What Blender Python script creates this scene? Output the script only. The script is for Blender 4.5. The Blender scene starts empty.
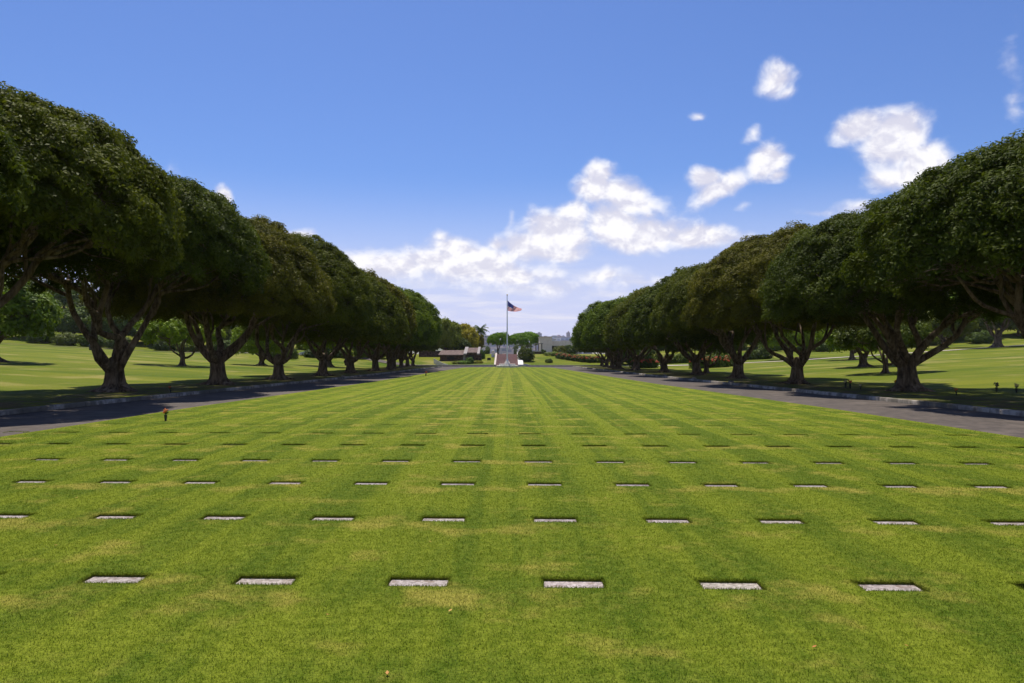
import bpy, math, random
import numpy as np
PI = math.pi
random.seed(5)
rs = np.random.RandomState(7)
scene = bpy.context.scene
COL = scene.collection

# ------------------------------------------------------------------ camera numbers
F, HC, VX, HY = 796.0, 2.26, 508.0, 358.0      # focal length in pixels, eye height, vanishing point


def px(x, D):
    "lateral position of picture column x at distance D"
    return (x - VX) / F * D


def sst(a, b, v):
    t = min(1.0, max(0.0, (v - a) / (b - a)))
    return t * t * (3 - 2 * t)


def pw(pts, v):
    if v <= pts[0][0]: return pts[0][1]
    for (a, x), (b, y) in zip(pts, pts[1:]):
        if v <= b: return x + (y - x) * (v - a) / (b - a)
    return pts[-1][1]


def lawn_half(Y):
    w = pw([(0, 14.7), (36, 14.5), (70, 13.0), (110, 12.1), (170, 11.0), (188, 10.6)], Y)
    if Y > 188: w = 10.6 * math.sqrt(max(0.0, 1 - ((Y - 188) / 13.0) ** 2))
    return w


def kerb_x(Y):
    return pw([(0, 20.6), (38, 20.3), (80, 18.6), (110, 18.0), (200, 17.2), (214, 17.2)], Y)


def ground_z(X, Y):
    ax = abs(X)
    z = 0.12 + 0.056 * max(0.0, min(ax, 330) - 33)
    z *= 1.0 - 0.6 * sst(-40, -160, Y)
    z += 3.35 * min(1, max(0, (Y - 216) / 27)) * (1 - sst(45, 110, ax)) * (1 - sst(285, 430, Y))
    z += 17.0 * sst(250, 370, Y + 0.12 * ax) * sst(34, 105, ax) * (1 - sst(500, 900, Y))
    z += 14.0 * sst(190, 330, ax)
    if ax < 3.5 and 213 < Y < 243: z = min(z, .1 + 3.2 * (Y - 216) / 27 - .5)
    z -= 6.0 * sst(330, 450, Y) * (1 - sst(60, 160, ax))
    return z


# ------------------------------------------------------------------ materials
def new_mat(name):
    m = bpy.data.materials.new(name); m.use_nodes = True
    nt = m.node_tree
    return m, nt, nt.nodes['Principled BSDF']


class N:
    "tiny node helper"
    def __init__(s, nt): s.nt = nt

    def n(s, typ, **kw):
        nd = s.nt.nodes.new(typ)
        for k, v in kw.items(): setattr(nd, k, v)
        return nd

    def put(s, sock, v):
        if v is None: return
        if hasattr(v, 'is_linked') or hasattr(v, 'links'): s.nt.links.new(v, sock)
        else: sock.default_value = v

    def m(s, op, a, b=None, c=None, clamp=False):
        nd = s.n('ShaderNodeMath', operation=op); nd.use_clamp = clamp
        s.put(nd.inputs[0], a)
        if b is not None: s.put(nd.inputs[1], b)
        if c is not None: s.put(nd.inputs[2], c)
        return nd.outputs[0]

    def v(s, op, a, b=None, scale=None):
        nd = s.n('ShaderNodeVectorMath', operation=op)
        s.put(nd.inputs[0], a)
        if b is not None: s.put(nd.inputs[1], b)
        if scale is not None: s.put(nd.inputs['Scale'], scale)
        return nd.outputs['Value'] if op in ('LENGTH', 'DOT_PRODUCT', 'DISTANCE') else nd.outputs[0]

    def noise(s, vec, scale, detail=4, rough=.55, dist=0, color=False):
        nd = s.n('ShaderNodeTexNoise'); s.put(nd.inputs['Vector'], vec)
        nd.inputs['Scale'].default_value = scale; nd.inputs['Detail'].default_value = detail
        nd.inputs['Roughness'].default_value = rough; nd.inputs['Distortion'].default_value = dist
        return nd.outputs['Color' if color else 'Fac']

    def ss(s, x, a, b, lo=0., hi=1.):
        nd = s.n('ShaderNodeMapRange', interpolation_type='SMOOTHSTEP')
        s.put(nd.inputs[0], x)
        for i, q in zip((1, 2, 3, 4), (a, b, lo, hi)): s.put(nd.inputs[i], q)
        return nd.outputs[0]

    def mix(s, f, a, b, blend='MIX'):
        nd = s.n('ShaderNodeMix', data_type='RGBA', blend_type=blend)
        s.put(nd.inputs[0], f)
        for i, q in ((6, a), (7, b)):
            if isinstance(q, tuple) and len(q) == 3: q = (*q, 1)
            s.put(nd.inputs[i], q)
        return nd.outputs[2]

    def pos(s):
        return s.n('ShaderNodeNewGeometry').outputs['Position']

    def sep(s, v):
        nd = s.n('ShaderNodeSeparateXYZ'); s.put(nd.inputs[0], v); return nd.outputs

    def comb(s, x, y, z=0.):
        nd = s.n('ShaderNodeCombineXYZ')
        for i, q in enumerate((x, y, z)): s.put(nd.inputs[i], q)
        return nd.outputs[0]

    def bump(s, h, strength, dist, bsdf):
        nd = s.n('ShaderNodeBump'); nd.inputs['Strength'].default_value = strength
        nd.inputs['Distance'].default_value = dist; s.put(nd.inputs['Height'], h)
        s.nt.links.new(nd.outputs[0], bsdf.inputs['Normal'])


ROW0, ROWP, SKEW = 8.06, 3.135, 0.040           # marker rows: first distance, spacing, slant
COL0, COLP = -0.905, 1.562


def lawn_colour(h):
    P = h.pos(); x, y, z = h.sep(P)
    # mower streaks that run down the mall
    wob = h.noise(h.comb(h.m('MULTIPLY', x, .25), h.m('MULTIPLY', y, .03)), 1, 3)
    xs = h.m('ADD', x, h.m('MULTIPLY', wob, .9))
    wave = h.m('SINE', h.m('MULTIPLY', xs, 2 * PI / 1.62))
    fine = h.noise(h.comb(h.m('MULTIPLY', xs, 1.5), h.m('MULTIPLY', y, .035)), 1, 5, .65)
    st = h.m('ADD', h.m('MULTIPLY', h.ss(wave, -.5, .5, -1., 1.), h.ss(y, 6, 40, .22, .42)), h.m('MULTIPLY', h.m('SUBTRACT', fine, .5), 3.2))
    crisp = h.noise(h.comb(h.m('MULTIPLY', x, 3.6), h.m('MULTIPLY', y, .012)), 1, 3, .6)
    st = h.m('ADD', st, h.m('MULTIPLY', h.m('SUBTRACT', crisp, .5), h.m('ADD', h.m('MULTIPLY', h.ss(y, 8, 45), 4.6), 1.2)))
    # cross mowing, one pass to each row of markers
    v = h.m('ADD', y, h.m('MULTIPLY', x, SKEW))
    cw = h.m('SINE', h.m('MULTIPLY', h.m('ADD', v, h.m('MULTIPLY', wob, 1.0)), 2 * PI / ROWP))
    cr = h.noise(h.comb(h.m('MULTIPLY', x, .09), h.m('MULTIPLY', v, .75)), 1, 4, .6)
    st = h.m('ADD', st, h.m('ADD', h.m('MULTIPLY', cw, .20), h.m('MULTIPLY', h.m('SUBTRACT', cr, .5), 1.2)))
    blot = h.noise(P, .55, 5, .6)
    st = h.m('ADD', st, h.m('MULTIPLY', h.m('SUBTRACT', blot, .5), 1.5))
    f = h.ss(st, -.60, .68)
    c = h.mix(f, (.034, .084, .003), (.202, .238, .013))
    # worn, straw coloured patches, most along the middle of the mall and below the markers
    tri = h.m('PINGPONG', h.m('SUBTRACT', v, ROW0 - .45 - ROWP * 4), ROWP / 2)
    near = h.ss(tri, .75, .0)
    mid = h.ss(h.m('ABSOLUTE', h.m('ADD', x, 1.2)), 4.5, .5)
    far = h.ss(y, 12, 40)
    dn = h.noise(h.comb(h.m('MULTIPLY', x, .9), h.m('MULTIPLY', v, .9)), 1, 5, .62)
    amt = h.m('ADD', dn, h.m('ADD', h.m('MULTIPLY', near, .075),
              h.m('MULTIPLY', h.m('MULTIPLY', mid, far), .055)))
    dry = h.ss(amt, .535, .72, 0., .85)
    c = h.mix(dry, c, (.52, .38, .09))
    # blade-size variation
    g = h.noise(P, 34, 4, .75)
    c = h.mix(h.ss(g, .32, .68), h.mix(.6, c, (.024, .048, .003)), h.mix(.35, c, (.30, .36, .03)))
    g2 = h.noise(P, 7, 5, .7)
    c = h.mix(h.ss(g2, .35, .65), h.mix(.28, c, (.045, .085, .002)), h.mix(.2, c, (.34, .37, .05)))
    return c, g, P


def mat_lawn():
    m, nt, b = new_mat('lawn_turf'); h = N(nt)
    c, g, P = lawn_colour(h)
    h.put(b.inputs['Base Color'], c); b.inputs['Roughness'].default_value = .9
    b.inputs['Specular IOR Level'].default_value = .05
    h.bump(h.noise(P, 70, 3, .7), .8, .02, b)
    return m


def mat_blade():
    m, nt, b = new_mat('grass_blade'); h = N(nt)
    c, g, P = lawn_colour(h)
    at = h.n('ShaderNodeAttribute', attribute_name='tint').outputs['Fac']
    c = h.mix(h.m('MULTIPLY', at, .55), h.mix(.1, c, (.03, .07, .004)), (.31, .38, .025))
    h.put(b.inputs['Base Color'], c); b.inputs['Roughness'].default_value = .7
    b.inputs['Specular IOR Level'].default_value = .08
    tr = h.n('ShaderNodeBsdfTranslucent'); h.put(tr.inputs[0], c)
    mx = h.n('ShaderNodeMixShader'); mx.inputs[0].default_value = .35
    nt.links.new(b.outputs[0], mx.inputs[1]); nt.links.new(tr.outputs[0], mx.inputs[2])
    nt.links.new(mx.outputs[0], nt.nodes['Material Output'].inputs[0])
    return m


def mat_field():
    m, nt, b = new_mat('field_grass'); h = N(nt)
    P = h.pos(); x, y, z = h.sep(P)
    a = h.noise(h.comb(h.m('MULTIPLY', x, .02), h.m('MULTIPLY', y, .09)), 1, 5, .6)
    c = h.mix(h.ss(a, .30, .70), (.072, .115, .003), (.20, .205, .015))
    d = h.noise(P, .11, 6, .65)
    c = h.mix(h.ss(d, .50, .68, 0, .75), c, (.33, .27, .085))
    # bare soil and leaf litter beneath the avenue trees
    ax = h.m('ABSOLUTE', x)
    strip = h.m('MULTIPLY', h.ss(ax, 28.5, 23.5), h.ss(y, 216, 208))
    e = h.noise(P, .7, 5, .65)
    c = h.mix(h.m('MULTIPLY', strip, h.ss(h.m('ADD', e, h.m('MULTIPLY', strip, .06)), .47, .62)), c, (.13, .095, .05))
    g = h.noise(P, 9, 4, .7)
    c = h.mix(h.ss(g, .35, .65, .0, .35), c, (.05, .09, .01))
    h.put(b.inputs['Base Color'], c); b.inputs['Roughness'].default_value = .95
    b.inputs['Specular IOR Level'].default_value = .1
    h.bump(g, .6, .08, b)
    return m


def mat_noise(name, c1, c2, scale=3., rough=.85, bump=.4, bdist=.02, spec=.3, detail=5, lo=.35, hi=.65, coord='obj', c3=None, objcol=False):
    m, nt, b = new_mat(name); h = N(nt)
    if coord == 'pos': P = h.pos()
    else: P = h.n('ShaderNodeTexCoord').outputs['Object']
    a = h.noise(P, scale, detail, .62)
    c = h.mix(h.ss(a, lo, hi), c1, c2)
    if c3 is not None:
        a3 = h.noise(P, scale * .23, 4, .6); c = h.mix(h.ss(a3, .5, .68, 0, .8), c, c3)
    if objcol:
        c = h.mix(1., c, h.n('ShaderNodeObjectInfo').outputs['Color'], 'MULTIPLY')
    h.put(b.inputs['Base Color'], c); b.inputs['Roughness'].default_value = rough
    b.inputs['Specular IOR Level'].default_value = spec
    if bump: h.bump(a, bump, bdist, b)
    return m


def mat_leaf(name, c1, c2, c3, trans=.25, rough=.42, spec=.4):
    m, nt, b = new_mat(name); h = N(nt)
    at = h.n('ShaderNodeAttribute', attribute_name='tint').outputs['Fac']
    c = h.mix(h.ss(at, .0, .8), c1, c2)
    c = h.mix(h.ss(at, .8, 1.0), c, c3)
    c = h.mix(1., c, h.n('ShaderNodeObjectInfo').outputs['Color'], 'MULTIPLY')
    h.put(b.inputs['Base Color'], c); b.inputs['Roughness'].default_value = rough
    b.inputs['Specular IOR Level'].default_value = spec
    tr = h.n('ShaderNodeBsdfTranslucent'); h.put(tr.inputs[0], h.mix(.35, c, (.12, .16, .01)))
    mx = h.n('ShaderNodeMixShader'); mx.inputs[0].default_value = trans
    nt.links.new(b.outputs[0], mx.inputs[1]); nt.links.new(tr.outputs[0], mx.inputs[2])
    nt.links.new(mx.outputs[0], nt.nodes['Material Output'].inputs[0])
    return m


def mat_plain(name, c, rough=.6, metal=0., spec=.5):
    m, nt, b = new_mat(name)
    b.inputs['Base Color'].default_value = (*c, 1); b.inputs['Roughness'].default_value = rough
    b.inputs['Metallic'].default_value = metal; b.inputs['Specular IOR Level'].default_value = spec
    return m


def mat_bark():
    m, nt, b = new_mat('bark'); h = N(nt)
    P = h.n('ShaderNodeTexCoord').outputs['Object']
    x, y, z = h.sep(P)
    a = h.noise(h.comb(h.m('MULTIPLY', x, 5.), h.m('MULTIPLY', y, 5.), h.m('MULTIPLY', z, .9)), 1, 6, .65)
    c = h.mix(h.ss(a, .35, .65), (.055, .038, .024), (.21, .155, .105))
    d = h.noise(P, 1.3, 4, .6)
    c = h.mix(h.ss(d, .55, .7, 0, .6), c, (.32, .26, .20))
    h.put(b.inputs['Base Color'], c); b.inputs['Roughness'].default_value = .9
    b.inputs['Specular IOR Level'].default_value = .15
    h.bump(a, .9, .06, b)
    return m


def mat_city(name, wall, glass, sx, sz):
    m, nt, b = new_mat(name); h = N(nt)
    tc = h.n('ShaderNodeTexCoord').outputs['Object']; x, y, z = h.sep(tc)
    u = h.m('FRACT', h.m('DIVIDE', h.m('ADD', x, y), sx)); w = h.m('FRACT', h.m('DIVIDE', z, sz))
    f = h.m('MULTIPLY', h.m('GREATER_THAN', u, .42), h.m('GREATER_THAN', w, .5))
    nz = h.sep(h.n('ShaderNodeNewGeometry').outputs['Normal'])[2]
    f = h.m('MULTIPLY', f, h.m('LESS_THAN', nz, .5))
    c = h.mix(f, wall, glass)
    c = h.mix(1., c, h.n('ShaderNodeObjectInfo').outputs['Color'], 'MULTIPLY')
    h.put(b.inputs['Base Color'], c); b.inputs['Roughness'].default_value = .7
    return m


M = {}
M['lawn'] = mat_lawn(); M['blade'] = mat_blade(); M['field'] = mat_field()
M['asphalt'] = mat_noise('asphalt', (.062, .049, .042), (.105, .083, .070), 2.2, .85, .3, .01, .3, coord='pos', c3=(.135, .108, .09))
M['concrete'] = mat_noise('concrete', (.16, .135, .11), (.42, .37, .31), 1.6, .9, .3, .01, .2, coord='pos', c3=(.25, .22, .18))
def mat_kerb():
    m, nt, b = new_mat('kerb_concrete'); h = N(nt); P = h.pos(); x, y, z = h.sep(P)
    a = h.noise(P, 1.6, 5, .65); c = h.mix(h.ss(a, .35, .62), (.15, .125, .10), (.44, .39, .33))
    q = h.noise(P, .33, 4, .6); c = h.mix(h.ss(q, .45, .58, 0, .85), c, (.10, .085, .06))
    j = h.m('LESS_THAN', h.m('FRACT', h.m('DIVIDE', y, 2.4)), .012); c = h.mix(j, c, (.03, .027, .022))
    h.put(b.inputs['Base Color'], c); b.inputs['Roughness'].default_value = .95; h.bump(a, .6, .03, b)
    return m


M['kerb'] = mat_kerb()
M['walk'] = mat_noise('pale_paving', (.50, .42, .36), (.62, .53, .47), 1.2, .9, .1, .01, .2, coord='pos')
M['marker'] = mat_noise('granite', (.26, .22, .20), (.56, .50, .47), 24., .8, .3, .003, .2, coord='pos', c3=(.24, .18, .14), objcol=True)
M['letters'] = mat_noise('cut_letters', (.20, .17, .15), (.28, .25, .23), 60., .8, 0, coord='pos')
M['soil'] = mat_noise('turf_edge', (.05, .075, .006), (.14, .14, .02), 45., .95, .6, .01, .05, coord='pos')
M['bark'] = mat_bark()
M['leaf'] = mat_leaf('fig_leaf', (.050, .064, .005), (.130, .140, .010), (.22, .19, .025), .30, .6, .07)
M['leaf_far'] = mat_leaf('tree_leaf', (.060, .085, .010), (.125, .155, .016), (.22, .21, .04), .30, .55, .15)
M['white'] = mat_noise('white_stone', (.66, .62, .56), (.80, .77, .72), 2., .7, .1, .01)
M['brick'] = mat_noise('pinkish_brick', (.42, .28, .23), (.55, .40, .34), 6., .9, .3, .01, .2)
M['pole'] = mat_plain('pole_paint', (.86, .86, .87), .35, .2)
M['gold'] = mat_plain('gold', (.6, .42, .12), .3, .9)
M['lava'] = mat_noise('lava_rock', (.045, .03, .025), (.17, .11, .085), 2.2, .95, .8, .1, .1)
M['rooftile'] = mat_noise('brown_roof', (.09, .06, .05), (.20, .14, .12), 1.5, .9, .3, .03, .2)
M['fascia'] = mat_noise('grey_fascia', (.24, .21, .20), (.36, .32, .30), 2., .85, .1, .01)
M['dark'] = mat_plain('dark_opening', (.012, .011, .011), .5)
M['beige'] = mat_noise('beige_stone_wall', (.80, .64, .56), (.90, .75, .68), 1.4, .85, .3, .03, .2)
M['glass'] = mat_plain('dark_glass', (.03, .04, .05), .08, 0, .8)
M['rubber'] = mat_plain('rubber', (.02, .02, .02), .8)
M['car_white'] = mat_plain('white_car_paint', (.72, .73, .75), .25)
M['car_dark'] = mat_plain('dark_car_paint', (.03, .035, .045), .25)
M['red'] = mat_plain('red', (.65, .05, .05), .75, 0, .2); M['blue'] = mat_plain('blue', (.03, .04, .22), .75, 0, .2)
M['fwhite'] = mat_plain('flag_white', (.72, .70, .70), .75, 0, .2)
for q in ('red', 'blue', 'fwhite'):
    n_ = M[q].node_tree; t_ = n_.nodes.new('ShaderNodeBsdfTranslucent'); t_.inputs[0].default_value = n_.nodes['Principled BSDF'].inputs[0].default_value
    x_ = n_.nodes.new('ShaderNodeMixShader'); x_.inputs[0].default_value = .5
    n_.links.new(n_.nodes['Principled BSDF'].outputs[0], x_.inputs[1]); n_.links.new(t_.outputs[0], x_.inputs[2]); n_.links.new(x_.outputs[0], n_.nodes['Material Output'].inputs[0])
M['orange'] = mat_noise('orange_petal', (.75, .14, .03), (.85, .30, .08), 20., .6, 0)
M['redpetal'] = mat_noise('red_petal', (.55, .05, .02), (.70, .16, .06), 20., .6, 0)
M['yellowpetal'] = mat_noise('pale_petal', (.65, .55, .22), (.75, .68, .42), 20., .6, 0)
M['vase'] = mat_plain('vase', (.03, .035, .03), .5)
M['city1'] = mat_city('city_wall_pale', (.80, .76, .76), (.50, .51, .58), 7., 3.4)
M['city2'] = mat_city('city_wall_tan', (.72, .60, .56), (.42, .42, .48), 9., 3.6)
M['cityroof'] = mat_noise('city_roof', (.45, .42, .43), (.62, .58, .58), .3, .9, 0)


# ------------------------------------------------------------------ objects
def tag(o, label=None, cat=None, group=None, kind=None):
    if label: o['label'] = label
    if cat: o['category'] = cat
    if group: o['group'] = group
    if kind: o['kind'] = kind
    return o


def empty(name, loc, label, cat, group=None, rz=0.):
    o = bpy.data.objects.new(name, None); COL.objects.link(o)
    o.location = loc; o.rotation_euler = (0, 0, rz); o.empty_display_size = .3
    return tag(o, label, cat, group)


def np_mesh(name, V, Fq, mat, tint=None, smooth=False):
    "mesh from numpy arrays: V (n,3), Fq (m,3|4)"
    me = bpy.data.meshes.new(name); k = Fq.shape[1]
    me.vertices.add(len(V)); me.vertices.foreach_set('co', np.ascontiguousarray(V, dtype=np.float32).ravel())
    me.loops.add(Fq.size); me.loops.foreach_set('vertex_index', np.ascontiguousarray(Fq, dtype=np.int32).ravel())
    me.polygons.add(len(Fq)); me.polygons.foreach_set('loop_start', np.arange(0, Fq.size, k, dtype=np.int32))
    if smooth: me.polygons.foreach_set('use_smooth', np.ones(len(Fq), dtype=bool))
    if tint is not None:
        a = me.attributes.new('tint', 'FLOAT', 'FACE'); a.data.foreach_set('value', tint.astype(np.float32))
    me.update(calc_edges=True); me.materials.append(mat)
    return me


class MB:
    def __init__(s): s.v, s.f, s.mi = [], [], []

    def add(s, vs, fs, mi=0):
        o = len(s.v); s.v += [tuple(p) for p in vs]
        s.f += [tuple(i + o for i in q) for q in fs]; s.mi += [mi] * len(fs)

    def box(s, x0, x1, y0, y1, z0, z1, mi=0, top=None):
        "top: inset of the upper face"
        t = top or 0
        vs = [(x0, y0, z0), (x1, y0, z0), (x1, y1, z0), (x0, y1, z0),
              (x0 + t, y0 + t, z1), (x1 - t, y0 + t, z1), (x1 - t, y1 - t, z1), (x0 + t, y1 - t, z1)]
        s.add(vs, [(3, 2, 1, 0), (4, 5, 6, 7), (0, 1, 5, 4), (1, 2, 6, 5), (2, 3, 7, 6), (3, 0, 4, 7)], mi)

    def prism(s, prof, x0, x1, mi=0):
        "profile of (y,z) pushed along x"
        n = len(prof)
        vs = [(x0, a, b) for a, b in prof] + [(x1, a, b) for a, b in prof]
        fs = [tuple(range(n - 1, -1, -1)), tuple(range(n, 2 * n))] + [(i, (i + 1) % n, n + (i + 1) % n, n + i) for i in range(n)]
        s.add(vs, fs, mi)

    def lathe(s, prof, cx=0., cy=0., n=20, mi=0):
        vs, fs = [], []
        for r, z in prof:
            for i in range(n): a = 2 * PI * i / n; vs.append((cx + r * math.cos(a), cy + r * math.sin(a), z))
        for j in range(len(prof) - 1):
            for i in range(n):
                k = (i + 1) % n; fs.append((j * n + i, j * n + k, (j + 1) * n + k, (j + 1) * n + i))
        fs.append(tuple(range(n - 1, -1, -1))); fs.append(tuple((len(prof) - 1) * n + i for i in range(n)))
        s.add(vs, fs, mi)

    def tube(s, pts, rad, n=8, mi=0, lobes=None):
        vs, fs = [], []; P = [np.array(p, float) for p in pts]; ref = np.array([0.31, 0.95, 0.05])
        for j, p in enumerate(P):
            t = P[min(j + 1, len(P) - 1)] - P[max(j - 1, 0)]; t /= (np.linalg.norm(t) + 1e-9)
            a = ref - t * ref.dot(t); a /= (np.linalg.norm(a) + 1e-9); b = np.cross(t, a)
            for i in range(n):
                th = 2 * PI * i / n; r = rad[j] * (lobes(j, th) if lobes else 1.)
                vs.append(p + r * (math.cos(th) * a + math.sin(th) * b))
        for j in range(len(P) - 1):
            for i in range(n):
                k = (i + 1) % n; fs.append((j * n + i, j * n + k, (j + 1) * n + k, (j + 1) * n + i))
        fs.append(tuple((len(P) - 1) * n + i for i in range(n)))
        s.add(vs, fs, mi)

    def ball(s, c, r, n=8, mi=0, squash=1.):
        prof = [(r * math.sin(PI * i / 6) + 1e-4, c[2] - r * squash * math.cos(PI * i / 6)) for i in range(7)]
        s.lathe(prof, c[0], c[1], n, mi)

    def mesh(s, name, mats, smooth=False):
        me = bpy.data.meshes.new(name); me.from_pydata(s.v, [], s.f)
        for m in (mats if isinstance(mats, (list, tuple)) else [mats]): me.materials.append(m)
        me.polygons.foreach_set('material_index', s.mi)
        if smooth: me.polygons.foreach_set('use_smooth', [True] * len(s.f))
        me.update(); return me

    def build(s, name, mats, parent=None, smooth=False):
        o = bpy.data.objects.new(name, s.mesh(name, mats, smooth)); COL.objects.link(o)
        if parent: o.parent = parent
        return o


def obj(name, me, parent=None, loc=None):
    o = bpy.data.objects.new(name, me); COL.objects.link(o)
    if parent: o.parent = parent
    if loc: o.location = loc
    return o


def copy_tree(o, parent=None):
    c = o.copy(); COL.objects.link(c)
    if parent: c.parent = parent
    for ch in list(o.children): copy_tree(ch, c)
    return c


def structure(o): o['kind'] = 'structure'; return o


# ------------------------------------------------------------------ ground
def build_ground():
    t_out = [.15, .22, .6, 1.2, 2, 3, 4.5, 6, 8, 10, 13, 16, 20, 25, 31, 38, 46, 55, 66, 78, 92, 108, 126, 146, 170, 200, 240, 300, 400, 700, 1500, 3500]
    cen = [0, .15, .2, .212, .3, .45, .6, .75, .9, 1.]
    Ys = list(np.arange(-400, -60, 30)) + list(np.arange(-60, 200, 6)) + list(np.arange(200, 212, 3)) + [213.9, 214.1] + \
        list(np.arange(216, 300, 3)) + list(np.arange(300, 460, 10)) + list(np.arange(460, 1000, 60)) + [1200, 1600, 2200, 3000, 4500]
    cols = [-t for t in reversed(t_out)]
    V, idx = [], 0
    for Y in Ys:
        k = kerb_x(Y); row = []
        for t in reversed(t_out): row.append(-(k + t))
        for c in reversed(cen[1:]): row.append(-c * k)
        for c in cen: row.append(c * k)
        for t in t_out: row.append(k + t)
        for X in row:
            inside = abs(X) < k + .18 and Y < 214
            V.append((X, Y, -.4 if inside else ground_z(X, Y)))
    W = 2 * len(t_out) + 2 * len(cen) - 1
    Fc = [(j * W + i, j * W + i + 1, (j + 1) * W + i + 1, (j + 1) * W + i) for j in range(len(Ys) - 1) for i in range(W - 1)]
    me = np_mesh('ground', np.array(V), np.array(Fc), M['field'], smooth=False)
    structure(obj('ground', me))
    # road: one sheet, the lawn lies on it
    V, Fc = [], []
    Yr = list(np.arange(-80, 213, 4)) + [213.9]
    for Y in Yr:
        k = kerb_x(Y) + .04
        V += [(-k, Y, -.055), (k, Y, -.055)]
    Fc = [(2 * j, 2 * j + 1, 2 * j + 3, 2 * j + 2) for j in range(len(Yr) - 1)]
    structure(obj('road', np_mesh('road', np.array(V), np.array(Fc), M['asphalt'])))
    # kerbs
    for sgn, nm in ((-1, 'kerb'), (1, 'kerb')):
        V, Fc = [], []
        for Y in Yr[:-1]:
            k = kerb_x(Y)
            for a, z in ((.04, -.1), (.05, .10), (.07, .135), (.30, .145), (.32, -.1)): V.append((sgn * (k + a), Y, z))
        for j in range(len(Yr) - 2):
            for i in range(4): Fc.append((5 * j + i, 5 * j + i + 1, 5 * j + 6 + i, 5 * j + 5 + i))
        structure(obj(nm, np_mesh(nm, np.array(V), np.array(Fc), M['kerb'])))
    b = MB(); b.box(-26, -3.95, 213.92, 215.6, -.1, .42); b.box(5.2, 26, 213.92, 215.6, -.1, .34)
    structure(b.build('pavement', M['walk']))


build_ground()

# ------------------------------------------------------------------ lawn with sunken markers
NROW = 59
MW, MD = .305, .155


def row_v(r): return ROW0 + r * ROWP


def build_lawn():
    vs = [-12.0]; mark_v = set()
    for y in (-6, 0, 4): vs.append(y)
    for r in range(NROW):
        a = row_v(r); m_ = MD * (1 - .45 * sst(3, 5, r) - .35 * sst(4, 8, r)); vs.append(a + MD * .9 - 2 * m_ if r > 2 else a - MD); mark_v.add(len(vs) - 1); vs.append(a + MD * (.9 if r > 2 else 1))
    for y in (193, 196, 198.5, 200, 200.8): vs.append(y)
    cols = []; ncol = 20
    for c in range(-ncol, ncol):
        xc = COL0 + c * COLP; cols.append((xc - MW, xc + MW))
    V, Fc = [], []; cache = {}

    def vid(x, y, z):
        k = (round(x, 3), round(y, 3), round(z, 3))
        if k not in cache: cache[k] = len(V); V.append((x, y, z))
        return cache[k]
    soil = MB(); markers = []
    for j in range(len(vs) - 1):
        v0, v1 = vs[j], vs[j + 1]; vm = (v0 + v1) / 2
        w = min(lawn_half(v0), lawn_half(v1)) if v1 < 189 else None
        xs = []; flags = []
        lim = lawn_half(vm) - (.45 if v1 < 189 else 0)
        for a, b in cols:
            if a > -lim and b < lim: xs += [a, b]
        # inner columns; outer edge follows the lawn border
        rows = []
        for v in (v0, v1):
            hw = lawn_half(v)
            if v1 < 189 or len(xs) == 0: rows.append([-hw] + xs + [hw])
            else: rows.append([-hw] + [max(-hw, min(hw, x)) for x in xs] + [hw])
        n = len(rows[0])
        for i in range(n - 1):
            q = [(rows[0][i], v0), (rows[0][i + 1], v0), (rows[1][i + 1], v1), (rows[1][i], v1)]
            pts = [(x, v - SKEW * x) for x, v in q]
            if j in mark_v and i % 2 == 1 and abs(pts[0][0]) < 30:
                r = int(round((vm - ROW0) / ROWP))
                # walls of cut turf
                for a in range(4):
                    p, s2 = pts[a], pts[(a + 1) % 4]
                    soil.add([(p[0], p[1], 0), (s2[0], s2[1], 0), (s2[0], s2[1], -.075), (p[0], p[1], -.075)], [(0, 1, 2, 3)])
                xm = (pts[0][0] + pts[1][0]) / 2; markers.append((r, xm, row_v(r) - SKEW * xm))
                continue
            Fc.append(tuple(vid(x, y, 0) for x, y in pts))
        for sgn, i in ((-1, 0), (1, n - 1)):
            a = (rows[0][i], v0 - SKEW * rows[0][i]); b = (rows[1][i], v1 - SKEW * rows[1][i])
            Fc.append((vid(a[0], a[1], 0), vid(b[0], b[1], 0), vid(b[0], b[1], -.1), vid(a[0], a[1], -.1)))
    me = bpy.data.meshes.new('lawn'); me.from_pydata(V, [], Fc + []); me.materials.append(M['lawn'])
    o = obj('lawn', me); structure(o)
    # the cut edges belong to the lawn
    e = soil.build('turf_edge', M['soil'], o)
    return markers


markers = build_lawn()
cam_yaw = 4 / F


def project(X, Y, Z=0.):
    d = Y * math.cos(cam_yaw) + X * math.sin(cam_yaw)
    return VX + F * X / Y, HY + F * (HC - Z) / Y


def marker_mesh():
    b = MB(); t = .012
    b.box(-MW + .003, MW - .003, -MD + .003, MD - .003, -.05, -.024)
    b.box(-MW + .003, MW - .003, -MD + .003, MD - .003, -.024, -.017, top=.006)
    return b.mesh('grave_marker', M['marker'])


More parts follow.
